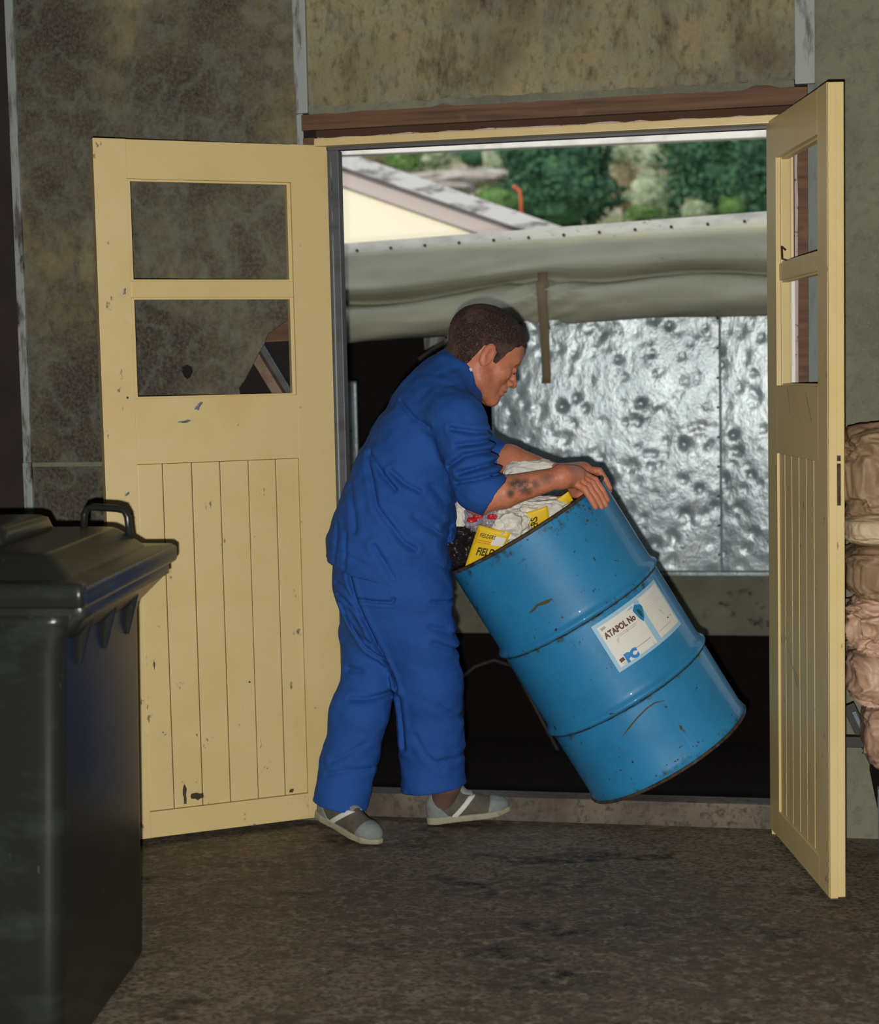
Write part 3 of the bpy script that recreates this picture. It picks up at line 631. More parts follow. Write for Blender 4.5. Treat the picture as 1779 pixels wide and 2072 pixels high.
tree('conifer_tree', 1475, 450, YT, 220, 200, m_conif, 'dark green conifer on the hillside at the right edge of the doorway', 'tree', 5200, 12)
SH = [('shrub', 740, 345, 30, 110, 60, m_shrub3, 'greyish brown scrub bush at the far left over the roof ridge'),
      ('shrub', 820, 350, 28, 90, 70, m_shrub2, 'green bush directly behind the sloping roof edge'),
      ('shrub', 880, 345, 32, 100, 75, m_shrub, 'pale grey-green bush above the pale bank, left of centre'),
      ('shrub', 960, 340, 31, 80, 60, m_conif, 'small dark bush between pale bushes above the bank'),
      ('shrub', 1010, 360, 27, 80, 90, m_shrub, 'pale bush touching the left side of the tall dark conifer'),
      ('shrub', 1000, 440, 22, 90, 60, m_shrub2, 'bright yellow-green bush low behind the roof by the orange pipe'),
      ('shrub', 1260, 340, 30, 110, 75, m_shrub, 'pale olive bush high up between the two conifers'),
      ('shrub', 1330, 350, 29, 100, 90, m_shrub, 'silvery bush beside the right conifer, high on the slope'),
      ('shrub', 1262, 420, 27.5, 90, 80, m_shrub3, 'brownish scrub low between the two conifers'),
      ('shrub', 1312, 430, 21, 85, 75, m_shrub, 'broad silver-green bush in front, between the conifers'),
      ('shrub', 1300, 448, 20, 80, 30, m_shrub2, 'low bright green clump just above the white beam'),
      ('shrub', 1405, 452, 19, 60, 48, m_shrub, 'small rounded cream-tinged bush above the beam, under the right conifer'),
      ('shrub', 1480, 440, 20, 50, 38, m_shrub2, 'small vivid green bush in the shade of the right conifer'),
      ('shrub', 1420, 330, 31, 90, 70, m_shrub2, 'mid-green bush high up behind the right conifer')]
for i, (nm, px, pyb, y, wp, hp_, mt, lb) in enumerate(SH): tree(nm, px, pyb, y, wp, hp_, mt, lb, 'bush', 1500, 30+i, 'bushes on the hillside')
for i, (px, py, y, r, lb) in enumerate([(930, 365, 26, (1.1, .5, .16), 'long pale rock bank across the hillside, upper left'), (880, 385, 25, (.7, .4, .1), 'flat pale rock slab nearer the grey roof edge')]):
    q = at(px, py, y); o = crumple('rock_bank', (0, 0, 0), r, m_rock, None, .2, 5, 4, 70+i); o.location = q; tag(o, lb, 'rock')
pp = empty('vent_pipe', (0, 0, 0), 'rusty orange vent pipe with bent top behind the gable roof', 'pipe')
tube('pipe', [at(1056, 470, 12.9), at(1054, 400, 12.9), at(1052, 386, 12.9), at(1044, 380, 12.9)], .016, m_orange, pp, 8)
tube('spout', [at(1045, 380.5, 12.9), at(1038, 378, 12.9)], .02, m_orange, pp, 8)
tube('support', [at(1056, 470, 12.9), (at(1056, 470, 12.9).x, 12.9, -.3)], .016, m_orange, pp, 8)
# ================================================================ THE DRUM
T0 = np.array([.5799, .0112, .9194]); AX = np.array([.50386, .09538, -.8585]); AX /= np.linalg.norm(AX); DR, DL = .2703, .8202
E1 = np.cross(AX, [0, 0, 1.]); E1 /= np.linalg.norm(E1); G1 = np.cross(AX, E1)
dr = empty('steel_drum', (0, 0, 0), 'tilted blue steel drum with a torn white label, full of waste sacks', 'drum')
# local frame: x=E1, y=G1, z=AX (towards the base)
dr.matrix_world = Matrix([[E1[i], G1[i], AX[i], T0[i]] for i in range(3)]+[[0, 0, 0, 1]])
def dp(phi, s, r=DR): a = R_(phi); return T0+r*(math.cos(a)*E1+math.sin(a)*G1)+AX*s
def lathe(name, prof, material, parent, n=96, smooth=True):
    v = []; f = []
    for r, z in prof:
        for k in range(n): a = 2*math.pi*k/n; v.append((r*math.cos(a), r*math.sin(a), z))
    for i in range(len(prof)-1):
        for k in range(n): f.append((i*n+k, (i+1)*n+k, (i+1)*n+(k+1) % n, i*n+(k+1) % n))
    return pyd(name, v, f, material, parent, smooth)
def ring(z0): return [(DR-.006, z0-.030), (DR-.005, z0-.018), (DR-.001, z0-.009), (DR+.0055, z0-.002), (DR+.0062, z0+.003), (DR+.002, z0+.008), (DR-.007, z0+.012), (DR-.006, z0+.02)]
prof = [(DR-.006, .004)]+[(DR-.006, .03), (DR-.006, .15)]+ring(.295)+[(DR-.006, .42)]+ring(.57)+[(DR-.006, .70), (DR-.006, .79), (DR-.002, .806), (DR-.008, .815)]
lathe('body', prof, m_drum, dr)
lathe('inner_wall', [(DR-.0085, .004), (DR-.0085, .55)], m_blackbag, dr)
v, f = tube_v([( (DR-.004)*math.cos(2*math.pi*k/72), (DR-.004)*math.sin(2*math.pi*k/72), .004) for k in range(72)], .0055, 8, True)
pyd('top_rim', v, f, m_rust, dr, True)
v, f = tube_v([( (DR-.004)*math.cos(2*math.pi*k/72), (DR-.004)*math.sin(2*math.pi*k/72), .815) for k in range(72)], .0052, 8, True)
pyd('bottom_chime', v, f, m_rust, dr, True)
lathe('base_plate', [(DR-.008, .812), (DR-.03, .806), (.001, .804)], m_drum, dr)
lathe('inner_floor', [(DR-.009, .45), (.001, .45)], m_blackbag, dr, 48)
for z in (.3075, .5825):   # rust seam line just under each rolling hoop
    v = []; f = []; n = 140; random.seed(int(z*1000))
    for k in range(n):
        a = 2*math.pi*k/n; h1 = .0012+random.random()*.002; h2 = .0012+random.random()*.002
        for q in (-h1, h2):
            rr = DR-.0062+ (.0045 if q < 0 else 0.0004)
            v.append((rr*math.cos(a), rr*math.sin(a), z+q))
    for k in range(n): f.append((2*k, 2*k+1, (2*k+3) % (2*n), (2*k+2) % (2*n)))
    pyd('rust_line', v, f, m_rust, dr)
def cyl_pt(phi, s, off): a = R_(phi); return ((DR-.006+off)*math.cos(a), (DR-.006+off)*math.sin(a), s)
def patch(name, phi0, phi1, s0, s1, off, material, parent, nose=None):
    n = max(2, int(abs(phi1-phi0)/3)+1); P = [[cyl_pt(phi0+(phi1-phi0)*i/n, s, off) for s in (s0, s1)] for i in range(n+1)]
    return grid_mesh(name, P, material, parent, True)
def polypatch(name, pts, off, material, parent):
    """pts (phi, s) outline around its centroid"""
    cx = sum(p[0] for p in pts)/len(pts); cs = sum(p[1] for p in pts)/len(pts)
    v = [cyl_pt(cx, cs, off)]+[cyl_pt(a, b, off) for a, b in pts]; n = len(pts)
    return pyd(name, v, [(0, 1+k, 1+(k+1) % n) for k in range(n)], material, parent)
# label: phi runs -1.5 (left edge) to -61 (right edge), s .326 to .479
lab = patch('label', -1.5, -61.5, .326, .480, .0012, m_label, dr)
patch('label_panel', -4, -33.0, .338, .470, .0018, m_label_w, lab); patch('label_panel', -37.2, -59.5, .336, .468, .0018, m_label_w, lab)
def cyl_text(s, size, phi, z, material, parent, bold=0., off=.0026, sx=1., rot=0.):
    v, f = text_mesh(s, size, bold); o = []
    for x, y, _ in v:
        x *= sx; x2 = x*math.cos(rot)-y*math.sin(rot); y2 = x*math.sin(rot)+y*math.cos(rot)
        o.append(cyl_pt(phi-math.degrees(x2/DR), z-y2, off))
    return pyd('lettering', o, f, material, parent)
cyl_text('ATAPOL No', .0255, -5.6, .379, m_ink, lab, .0012, sx=.80)
cyl_text('I', .0185, -31.3, .374, m_inkgrey, lab, 0)
patch('label_rule', -12, -27.5, .387, .3884, .0024, m_inkgrey, lab); patch('label_rule', -13.5, -26.5, .392, .3934, .0024, m_inkgrey, lab)
patch('label_rule', -13.5, -31, .4465, .4475, .0024, m_ink, lab)
cyl_text('PC', .034, -9.4, .468, m_inkblue, lab, .0030)
polypatch('label_mark', [(-5.4, .448), (-8.6, .447), (-8.9, .458), (-5.6, .459)], .0024, m_ink, lab)
polypatch('label_mark', [(-5.4, .3445), (-8.6, .3435), (-9.4, .350), (-5.9, .353)], .0024, m_inkgrey, lab)
for k in range(3): patch('label_rule', -6+(-.3*k), -9-(.6*k), .462+.003*k, .4632+.003*k, .0024, m_inkgrey, lab)
for k in range(4): patch('label_rule', -38.6, -56+(k*4 % 5), .352+.008*k, .3525+.008*k, .0024, m_inkgrey, lab)
for k in range(5): patch('label_rule', -38.6, -50-(k*7 % 6), .384+.005*k, .3843+.005*k, .0024, m_inkgrey, lab)
patch('label_rule', -38.6, -52, .4495, .4502, .0024, m_ink, lab); patch('label_mark', -51, -52.5, .434, .438, .0024, m_ink, lab); patch('label_mark', -54.5, -56, .434, .438, .0024, m_inkgrey, lab)
# torn strip showing blue enamel with a dark scar
polypatch('tear', [(-29.5, .355), (-32.5, .343), (-36.8, .352), (-37.4, .362), (-34.8, .388), (-32.4, .398), (-31, .385)], .0029, m_drum, lab)
polypatch('scar', [(-31.8, .357), (-33.8, .360), (-34.6, .372), (-33.6, .388), (-32.4, .380)], .0033, m_teal, lab)
polypatch('lifted_flap', [(-25, .345), (-30.5, .340), (-31.5, .349), (-29, .3475)], .0034, m_label, lab)
# scrapes and rust patches
def scrape(name, pts, wd, material, seed=0):
    random.seed(seed); v = []; f = []
    for i, (ph, s) in enumerate(pts):
        w_ = wd*random.uniform(.5, 1.2)*(.35 if i in (0, len(pts)-1) else 1)
        v += [cyl_pt(ph, s-w_/2, .0012), cyl_pt(ph, s+w_/2, .0012)]
    for i in range(len(pts)-1): f.append((2*i, 2*i+1, 2*i+3, 2*i+2))
    return pyd(name, v, f, material, dr)
def cy(px, py):    # point on the drum wall seen at a place in the photograph -> (phi, s)
    d = CF+CR*(px-889.5)/FPX-CU*(py-1036)/FPX; o = CAM-T0; da = d-AX*(d@AX); oa = o-AX*(o@AX)
    A_, B_, C_ = da@da, da@oa, oa@oa-(DR-.006)**2; q = o+d*((-B_-math.sqrt(max(B_*B_-A_*C_, 0)))/A_)
    return math.degrees(math.atan2(q@G1, q@E1)), float(q@AX)
scrape('scrape', [cy(1118, 1211), cy(1108, 1217), cy(1098, 1221), cy(1088, 1224), cy(1082, 1232), cy(1072, 1240)], .010, m_chip, 1)
scrape('scrape', [cy(1088, 1226), cy(1092, 1237)], .004, m_chip, 2)
scrape('scrape', [cy(1346, 1417), cy(1325, 1422), cy(1308, 1434), cy(1290, 1452), cy(1272, 1474), cy(1260, 1490)], .005, m_chip, 3)
random.seed(21)
def spots(n, x0, x1, fn, rmax, seed):
    random.seed(seed)
    for _ in range(n):
        x = random.uniform(x0, x1); y = fn(x)
        ph, s = cy(x, y); r = random.uniform(.25, 1)*rmax
        if not (.01 < s < .80): continue
        pts = [(ph+math.degrees(r*random.uniform(.4, 1.3)*math.cos(a)/DR), s+r*random.uniform(.3, .9)*math.sin(a)) for a in [k*math.pi/4 for k in range(8)]]
        polypatch('rust_spot', pts, .0011+random.random()*.0004, m_chip, dr)
spots(26, 935, 1180, lambda x: 1135-(x-935)*.6+abs(random.gauss(0, 18))+12, .0045, 1)
spots(12, 1120, 1210, lambda x: 1030+random.uniform(-10, 35), .007, 2)
spots(16, 1215, 1480, lambda x: 1636-(x-1215)*.62-abs(random.gauss(0, 22)), .0045, 3)
spots(8, 1020, 1240, lambda x: 1330-(x-1000)*.55+random.uniform(-15, 25), .003, 4)
spots(4, 1100, 1300, lambda x: random.uniform(1500, 1580), .003, 5)
# ---- contents of the drum (things standing in it), local helper in drum space
def dpt(x, y, z): return Vector(T0+E1*x+G1*y+AX*z)
def sackblob(name, c, r, material, seed, label, cat, amp=.22, sub=5, **k):
    o = crumple(name, (0, 0, 0), r, material, None, amp, 6, sub, seed, **k); o.location = c; return tag(o, label, cat)
sackblob('plastic_bag', at(945, 1105, .0), (.055, .12, .06), m_blackbag, 1, 'black plastic bag bulging at the lower left of the drum mouth', 'bag')
sackblob('paper_sack', at(946, 1112, -.03), (.036, .05, .048), m_paper, 2, 'crumpled white paper sack behind the front yellow sack in the drum mouth', 'sack')
sackblob('paper_sack', at(1040, 1062, -.06), (.060, .08, .050), m_paper, 3, 'crumpled greyish white sack in the middle of the drum mouth', 'sack')
sackblob('paper_sack', at(1098, 1030, -.02), (.085, .07, .036), m_paper, 4, 'white sack lying under his tattooed forearm', 'sack', rot=.1)
sackblob('paper_sack', at(1078, 962, .05), (.085, .05, .048), m_paper, 5, 'large white sack end standing up between his two arms', 'sack', amp=.12)
sackblob('plastic_bag', at(978, 1048, -.06), (.050, .05, .038), m_clear, 6, 'clear plastic bag with red clips in the drum mouth', 'bag', amp=.3)
sackblob('plastic_bag', at(938, 1050, .03), (.035, .06, .075), m_paper, 7, 'greyish bag standing against his jacket front', 'bag')
sackblob('plastic_bag', at(955, 1085, -.02), (.045, .05, .03), m_blackbag, 8, 'small black bag below the clear bag in the drum', 'bag')
for i, (x, y) in enumerate([(955, 1052), (968, 1045), (996, 1046)]):
    o = crumple('bag_clip', (0, 0, 0), (.014, .008, .007), m_red, None, .3, 6, 3, 20+i); o.location = at(x, y, -.135)
    tag(o, ['bright red plastic clip, leftmost on the clear bag', 'bright red plastic clip, middle one on the clear bag', 'dull red plastic clip under his elbow'][i], 'clip', 'red clips on the clear bag')
def sacksheet(px, y, label, quad, texts, seed):
    """printed sack face: quad of 4 photograph points at depth y, gently buckled, with print as flat mesh on it"""
    q = [np.array(at(a, b, yy)) for (a, b), yy in zip(quad, y)]
    def S(u, v, off=0.):
        p = q[0]*(1-u)*(1-v)+q[1]*u*(1-v)+q[2]*u*v+q[3]*(1-u)*v; nn = np.cross(q[1]-q[0], q[3]-q[0]); nn /= np.linalg.norm(nn)
        if nn[1] > 0: nn = -nn
        return p+nn*(.006*math.sin(u*3.0)*math.sin(v*2.6+.5)+off)
    P = [[S(i/10, j/10) for j in range(11)] for i in range(11)]
    root = grid_mesh('printed_sack', P, m_yel_sack, None, True, .004); tag(root, label, 'sack')
    for s, sz, u, v, ang, mt, bold, sx, sy in texts:
        vv, ff = text_mesh(s, 1., bold); o = []
        for x, y_, _ in vv:
            x, y_ = x*sz*sx, y_*sz*sy; a, b = x*math.cos(ang)-y_*math.sin(ang), x*math.sin(ang)+y_*math.cos(ang)
            o.append(S(u+a, v-b, .0032))
        pyd('lettering', o, ff, mt, root)
    return root, S
r1, S1 = sacksheet(0, (-.14, -.14, -.12, -.12), 'yellow printed sack with black lettering at the front left of the drum mouth', [(969, 1062), (1034, 1078), (1000, 1150), (940, 1150)],
    [('FIELDERS', .13, .14, .24, 0, m_blackink, .02, .95, 1.), ('FIELDERS', .26, .22, .66, 0, m_blackink, .03, .9, 1.)], 1)
grid_mesh('white_patch', [[S1(.58+.36*i/3, .16+.22*j/3, .003) for j in range(4)] for i in range(4)], m_label_w, r1)
for k_ in range(2): grid_mesh('orange_rule', [[S1(.12+.42*i, .31+.05*k_+.018*j, .0031) for j in range(2)] for i in range(2)], m_orangeink, r1)
grid_mesh('orange_rule', [[S1(.07+.02*i, .10+.34*j, .0031) for j in range(2)] for i in range(2)], m_orangeink, r1)
r2, S2 = sacksheet(0, (-.10, -.10, -.08, -.08), 'yellow printed sack with an upright letter in the middle of the drum mouth', [(1051, 1041), (1108, 1024), (1115, 1068), (1050, 1100)],
    [('ELDERS', .36, .62, 1.22, math.pi/2, m_blackink, .03, .82, .9)], 2)
r3, S3 = sacksheet(0, (-.06, -.06, -.05, -.05), 'corner of a yellow sack under his wrist at the drum rim', [(1120, 1014), (1150, 994), (1160, 1012), (1122, 1034)], [], 3)
# ================================================================ THE MAN
pr = empty('person', (.16, -.1, 0), 'man in blue work clothes and grey trainers bending to tip the blue drum', 'person')
IV = Matrix.Translation((-.16, .1, 0))
def fit(o): o.matrix_parent_inverse = IV; return o
Fh = np.array([math.cos(R_(31))*math.cos(R_(30)), math.cos(R_(31))*math.sin(R_(30)), -math.sin(R_(31))])
Lh = np.array([-math.sin(R_(30)), math.cos(R_(30)), 0.]); Uh = np.cross(Fh, Lh)
HM = np.stack([Fh, Lh, Uh], 1)                      # columns: forward, left, up
HY = .0
OH = np.array(at(987, 722, HY-.065)) + .075*np.array([-Lh[0], 0, 0])*1 + np.array([0, .065, 0])
OH = np.array(at(987, 722, HY-.065)) + .075*Lh
HS = 1.10
def hl_(P): return ((P-OH)@HM)/HS
def hw(x, y, z): return OH+HM@(np.array([x, y, z])*HS)
def head_sdf(P):
    q = hl_(P); m_ = q.copy(); m_[:, 1] = np.abs(m_[:, 1])
    d = ell(q, (-.002, 0, .054), (.106, .077, .084))
    d = smin(d, ell(q, (.040, 0, .03), (.060, .062, .060)), .03)
    d = smin(d, ell(q, (.040, 0, -.025), (.056, .056, .066)), .03)
    d = smin(d, cap(m_, (-.008, .052, -.030), (.012, .050, -.058), .018, .018), .03)      # jaw angle
    d = smin(d, cap(m_, (.012, .050, -.058), (.080, .014, -.082), .018, .016), .03)
    d = smin(d, ell(q, (.089, 0, -.081), (.019, .022, .018)), .018)                        # chin
    d = smin(d, cap(m_, (.092, .012, .036), (.082, .044, .034), .010, .010), .014)         # brow
    d = smin(d, ell(m_, (.066, .044, -.012), (.022, .020, .018)), .02)                      # cheekbone
    d = smax(d, -ell(m_, (.106, .033, .016), (.020, .019, .013)), .014)                     # socket
    d = smin(d, cap(q, (.096, 0, .026), (.120, 0, -.010), .007, .0095), .010)               # nose
    d = smin(d, ell(q, (.121, 0, -.016), (.012, .0105, .010)), .008)
    d = smin(d, ell(m_, (.108, .012, -.020), (.012, .0075, .008)), .006)
    d = smin(d, ell(q, (.094, 0, -.042), (.016, .026, .020)), .014)
    d = smin(d, ell(q, (.104, 0, -.043), (.0095, .022, .0055)), .005)                        # lips
    d = smin(d, ell(q, (.101, 0, -.055), (.0095, .019, .006)), .005)
    d = d+.0035*np.exp(-((q[:, 2]+.0490)/.0022)**2)*np.exp(-((q[:, 0]-.104)/.02)**2)*(m_[:, 1] < .026)
    d = smin(d, ell(m_, (.091, .031, .012), (.0125, .0135, .011)), .002)                    # closed-down eyelid ball
    d = d+.0022*np.exp(-((m_[:, 2]-.006)/.0018)**2)*np.exp(-((m_[:, 1]-.031)/.012)**2)*(q[:, 0] > .085)
    # ears
    ec_ = ell(m_, (-.006, .079, .002), (.019, .010, .034)); ei = ell(m_, (.000, .089, .004), (.011, .008, .022))
    d = smin(d, smax(ec_, -ei, .004), .005)
    d = smin(d, cap(q, (-.026, 0, -.01), (-.040, 0, -.090), .052, .055), .03)               # neck
    return d*HS
# limb joints
shR = np.array(at(925, 842, -.20)); shL = np.array(at(895, 805, .14))
elR = np.array(at(968, 1010, -.235)); elL = np.array(at(988, 918, .12))
wrR = np.array(at(1136, 965, -.17)); wrL = np.array(at(1136, 962, .03))
pel = np.array([.165, -.10, .86]); 
hipR, hipL = pel+np.array([.045, -.08, -.02]), pel+np.array([-.045, .08, -.02])
knR = np.array(at(868, 1400, -.10)); anR = np.array(at(905, 1585, -.04))
knL = np.array(at(748, 1405, -.10)); anL = np.array(at(688, 1612, -.16))
nkb = np.array(at(928, 785, -.01))
def hand(P, d, wr, kn, fing, thumb, kth=.012):
    """wrist, 4 knuckles, finger chains, thumb chain"""
    for k_ in kn: d = smin(d, cap(P, wr, k_, .026, .0145), kth)
    km = sum(kn)/4; d = smin(d, cap(P, wr+(km-wr)*.15, wr+(km-wr)*.9, .0275, .027), .025)
    for ch in fing:
        for a, b, ra, rb in ch: d = smin(d, cap(P, a, b, ra, rb), .003)
    for a, b, ra, rb in thumb: d = smin(d, cap(P, a, b, ra, rb), .006)
    return d
def fchain(k_, phi, s1, s2):
    up = -AX*.018; p0 = np.array(k_); rim = dp(phi, -.012, DR+.007); mid = dp(phi, s1, DR+.0085); tip = dp(phi, s2, DR+.0065)
    return [(p0, rim, .0115, .0102), (rim, mid, .0102, .0092), (mid, tip, .0092, .0078)]
phR = [314, 309.2, 304.4, 299.6]; lenR = [.050, .060, .064, .056]
knRt = [dp(ph, -.046, DR-.020)+np.array([-.004, 0, .004]) for ph in phR]
knRt = knRt
fR = [fchain(k_, ph, l*.45, l) for k_, ph, l in zip(knRt, phR, lenR)]
thR = [(wrR+(knRt[3]-wrR)*.25, dp(306, -.010, DR-.060), .015, .0125), (dp(306, -.010, DR-.060), dp(300, .030, DR-.028), .0125, .0095)]
phL = [244, 249, 254, 259]; lenL = [.056, .064, .060, .050]
knLt = [dp(ph, -.028, DR-.020)+np.array([-.006, 0, .004]) for ph in phL]
fL = [fchain(k_, ph, l*.45, l) for k_, ph, l in zip(knLt, phL, lenL)]
thL = [(wrL+(knLt[3]-wrL)*.25, dp(256, -.010, DR-.070), .015, .0125), (dp(256, -.010, DR-.070), dp(262, .03, DR-.035), .0125, .0095)]
def body_sdf(P):
    d = head_sdf(P)
    d = smin(d, cap(P, nkb, hw(-.038, 0, -.08), .060, .058), .02)
    d = smin(d, cap(P, pel, nkb, .12, .060, (.35, -.94, 0), 1.1), .02)
    d = smin(d, cap(P, shR, shL, .055), .04)
    for a, b, c_ in ((shR, elR, wrR), (shL, elL, wrL)):
        d = smin(d, cap(P, a, b, .052, .044), .02)
        mid = b+(c_-b)*.30
        d = smin(d, cap(P, b, mid, .040, .0455), .02); d = smin(d, cap(P, mid, c_, .0455, .0285), .012)
    d = hand(P, d, wrR, knRt, fR, thR); d = hand(P, d, wrL, knLt, fL, thL)
    for a, b, c_ in ((hipR, knR, anR), (hipL, knL, anL)):
        d = smin(d, cap(P, a, b, .085, .055), .03); d = smin(d, cap(P, b, c_, .052, .034), .02)
        d = smin(d, cap(P, c_, c_+np.array([.0, 0, -.02]), .034, .030), .01)
    return d
Vb, Fb = surfnet(body_sdf, (-.14, -.42, .03), (.93, .36, 1.62), .0034, 10)
body = fit(np_mesh('body', Vb, Fb, m_skin, pr)); print('body', len(Vb))
fwd = (wrR-elR)/np.linalg.norm(wrR-elR)
def tat(t, px, py, r): 
    p_ = np.array(at(px, py, elR[1]+(wrR[1]-elR[1])*t)); p_ = p_+np.array([0, -.035, 0]); p_ = np.array(at(px, py, p_[1])); return (*p_, r)
blob_mask(m_skin, [tat(.35, 1045, 978, .020), tat(.45, 1062, 984, .022), tat(.45, 1072, 998, .014), tat(.5, 1084, 980, .016), tat(.6, 1108, 966, .022), tat(.6, 1114, 984, .014), tat(.3, 1032, 998, .012)], srgb(70, 62, 62))
# hair
def hair_sdf(P):
    q = hl_(P); m_ = np.abs(q[:, 1]); d = ell(q, (-.002, 0, .054), (.106, .077, .084))
    d = smin(d, ell(q, (.040, 0, .03), (.060, .062, .060)), .03)
    d = smin(d, cap(q, (-.026, 0, -.01), (-.040, 0, -.090), .052, .055), .03)*HS-.0075-.0012*n3(P, 260)
    x, z = q[:, 0], q[:, 2]
    # lower edge height as a function of x: nape, round the ear, sideburn, temple, front hairline
    edge = np.interp(x, [-.13, -.06, -.035, -.024, -.006, .014, .020, .030, .042, .058, .076, .098], [-.062, -.055, -.040, .020, .034, .024, -.006, -.008, .036, .062, .078, .086])
    edge = edge+.004*n3(P, 120)
    return smax(d, (edge-z)*HS*.8, .006)
mn, mx_ = OH-.2, OH+.2
Vh, Fh_ = surfnet(hair_sdf, mn, mx_, .0032, 10); fit(np_mesh('hair', Vh, Fh_, m_hair, pr))
def brow_sdf(P):
    q = hl_(P); m_ = q.copy(); m_[:, 1] = np.abs(m_[:, 1])
    return np.minimum(cap(m_, (.104, .014, .037), (.088, .047, .040), .0042, .003)*HS, 9)-.0006*n3(P, 500)
for sd_ in (-1, 1):
    Ve, Fe = surfnet(lambda P: np.maximum(brow_sdf(P), -sd_*hl_(P)[:, 1]), hw(.09, 0, .04)-.07, hw(.09, 0, .04)+.07, .002, 8); fit(np_mesh('eyebrow', Ve, Fe, m_brow, pr))
Vl, Fl = surfnet(lambda P: (lambda q: np.minimum(ell(q, (.1055, 0, -.044), (.0092, .019, .0042)), ell(q, (.1025, 0, -.0545), (.0092, .017, .0046)))*HS)(hl_(P)), hw(.1, 0, -.06)-.04, hw(.1, 0, -.06)+.04, .0018, 8)
fit(np_mesh('lips', Vl, Fl, m_lip, pr))
for sd_ in (-1, 1):
    Vl, Fl = surfnet(lambda P: cap(hl_(P), (.1030, sd_*.023, .0060), (.098, sd_*.040, .0045), .0018)*HS, hw(.09, 0, 0)-.06, hw(.09, 0, 0)+.06, .0016, 8)
    fit(np_mesh('eyelashes', Vl, Fl, m_brow, pr))
# clothes
def xz(px, py, y=-.25): q = at(px, py, y); return (q.x, q.z)
NW = (.35, -.94, 0.)
hemA, hemB = np.array(at(650, 1128, -.15)), np.array(at(925, 1222, -.15))
hd = hemB-hemA; hd /= np.linalg.norm(hd); hn = np.array([hd[2], 0, -hd[0]]); hn = -hn if hn[2] > 0 else hn     # outward (down)
spine = [((784, 1175, -.10), .186, .96), ((788, 1110, -.10), .182, .96), ((800, 1050, -.10), .170, .97), ((818, 975, -.08), .152, 1.0), ((852, 900, -.06), .142, 1.12), ((882, 835, -.04), .128, 1.28), ((904, 785, -.02), .102, 1.30), ((918, 755, -.01), .072, 1.2)]
spine = [(np.array(at(*a)), r, k) for a, r, k in spine]
cuR = elR+(wrR-elR)*.22; cuL = elL+(wrL-elL)*.16
cdR = np.array(at(1060, 1008, -.25))-np.array(at(980, 990, -.25)); cdR = cdR/np.linalg.norm(cdR)
cA, cB = np.array(at(1036, 962, -.24)), np.array(at(978, 1044, -.24)); cm = (cA+cB)/2; cl = cB-cA; cl /= np.linalg.norm(cl); cN = np.array([-cl[2], 0, cl[0]]); cN = cN if cN[0] > 0 else -cN
folds = [([(796, 813), (829, 846), (868, 866)], .006, .007), ([(738, 917), (769, 958), (799, 990)], .008, .008), ([(789, 954), (815, 978), (845, 996)], .007, .007),
    ([(735, 925), (765, 1025), (789, 1056), (819, 1098), (838, 1112)], .008, .008), ([(762, 1103), (778, 1130), (799, 1168)], .006, .008), ([(836, 1045), (880, 1085)], .006, .009), ([(700, 985), (715, 1030), (722, 1075)], .005, .009),
    ([(917, 867), (957, 873), (996, 877)], .008, .007), ([(930, 900), (970, 897), (1008, 884)], .008, .007), ([(912, 943), (945, 920), (975, 914), (1011, 914)], .009, .007), ([(935, 956), (975, 944), (1017, 934)], .009, .007), ([(930, 975), (970, 968), (1020, 955)], .006, .006),
    ([(893, 1070), (888, 1110), (900, 1150)], .008, .007), ([(905, 1050), (912, 1100), (925, 1160)], .006, .008), ([(675, 1060), (680, 1100), (672, 1140)], .004, .006), ([(700, 1080), (702, 1120), (698, 1150)], .004, .006), ([(650, 1105), (700, 1120), (760, 1150)], .003, .008),
    ([(865, 985), (880, 1010), (900, 1040)], .005, .009)]
def folded(P, d, fl_):
    P2 = P[:, [0, 2]]; msk = np.clip((.02-P[:, 1])/.08, 0, 1); near = np.abs(d) < .05
    if not near.any(): return d
    idx = np.where(near)[0]; Q = P2[idx]; add = np.zeros(len(idx))
    for pts, amp, wd in fl_:
        e = polyd(Q, [xz(*p_) for p_ in pts]); add += amp*1.25*np.exp(-(e/(wd*.8))**2)-amp*.5*np.exp(-((e-wd*2.2)/(wd*1.1))**2)
    d = d.copy(); d[idx] += add*msk[idx]; return d
kc = np.array(at(938, 742, HY)); ka_ = np.array(at(980, 708, HY+.02))-kc; ka_ /= np.linalg.norm(ka_)
def jacket_sdf(P):
    d = np.full(len(P), 9.)
    for (a, ra, ka), (b, rb, kb_) in zip(spine[:-1], spine[1:]): d = smin(d, cap(P, a, b, ra, rb, NW, (ka+kb_)/2), .03)
    d = smin(d, cap(P, shR+np.array([-.02, .03, 0]), shL+np.array([0, -.02, -.01]), .078, .07), .05)
    d = smax(d, (P-hemB)@hn-.0, .006)                                   # hem cut
    hc = np.full(len(P), 9.)
    sR = smin(cap(P, shR+np.array([.0, 0, -.01]), elR+np.array([.0, -.0, .035]), .083, .066), cap(P, elR+np.array([.0, 0, .035]), cm+cN*.03, .066, .060), .03)
    sR = smax(sR, (P-cm)@cN, .005); sR = smax(sR, -cap(P, cm-cN*.02, cm+cN*.05, .050, .054), .004)
    sL = smin(cap(P, shL, elL, .068, .052), cap(P, elL, cuL, .052, .050), .02); aL = (wrL-elL)/np.linalg.norm(wrL-elL)
    sL = smax(sL, (P-cuL)@aL-.02, .005)
    d = smin(d, sL, .03)
    d = smin(d, sR, .022)
    d = d-.0045*n3(P, 26, 2.)-.0022*n3(P, 60, 5.)
    d = folded(P, d, folds)
    d = smax(d, -cap(P, kc-ka_*.015, kc+ka_*.2, .060, .075), .006)
    return d
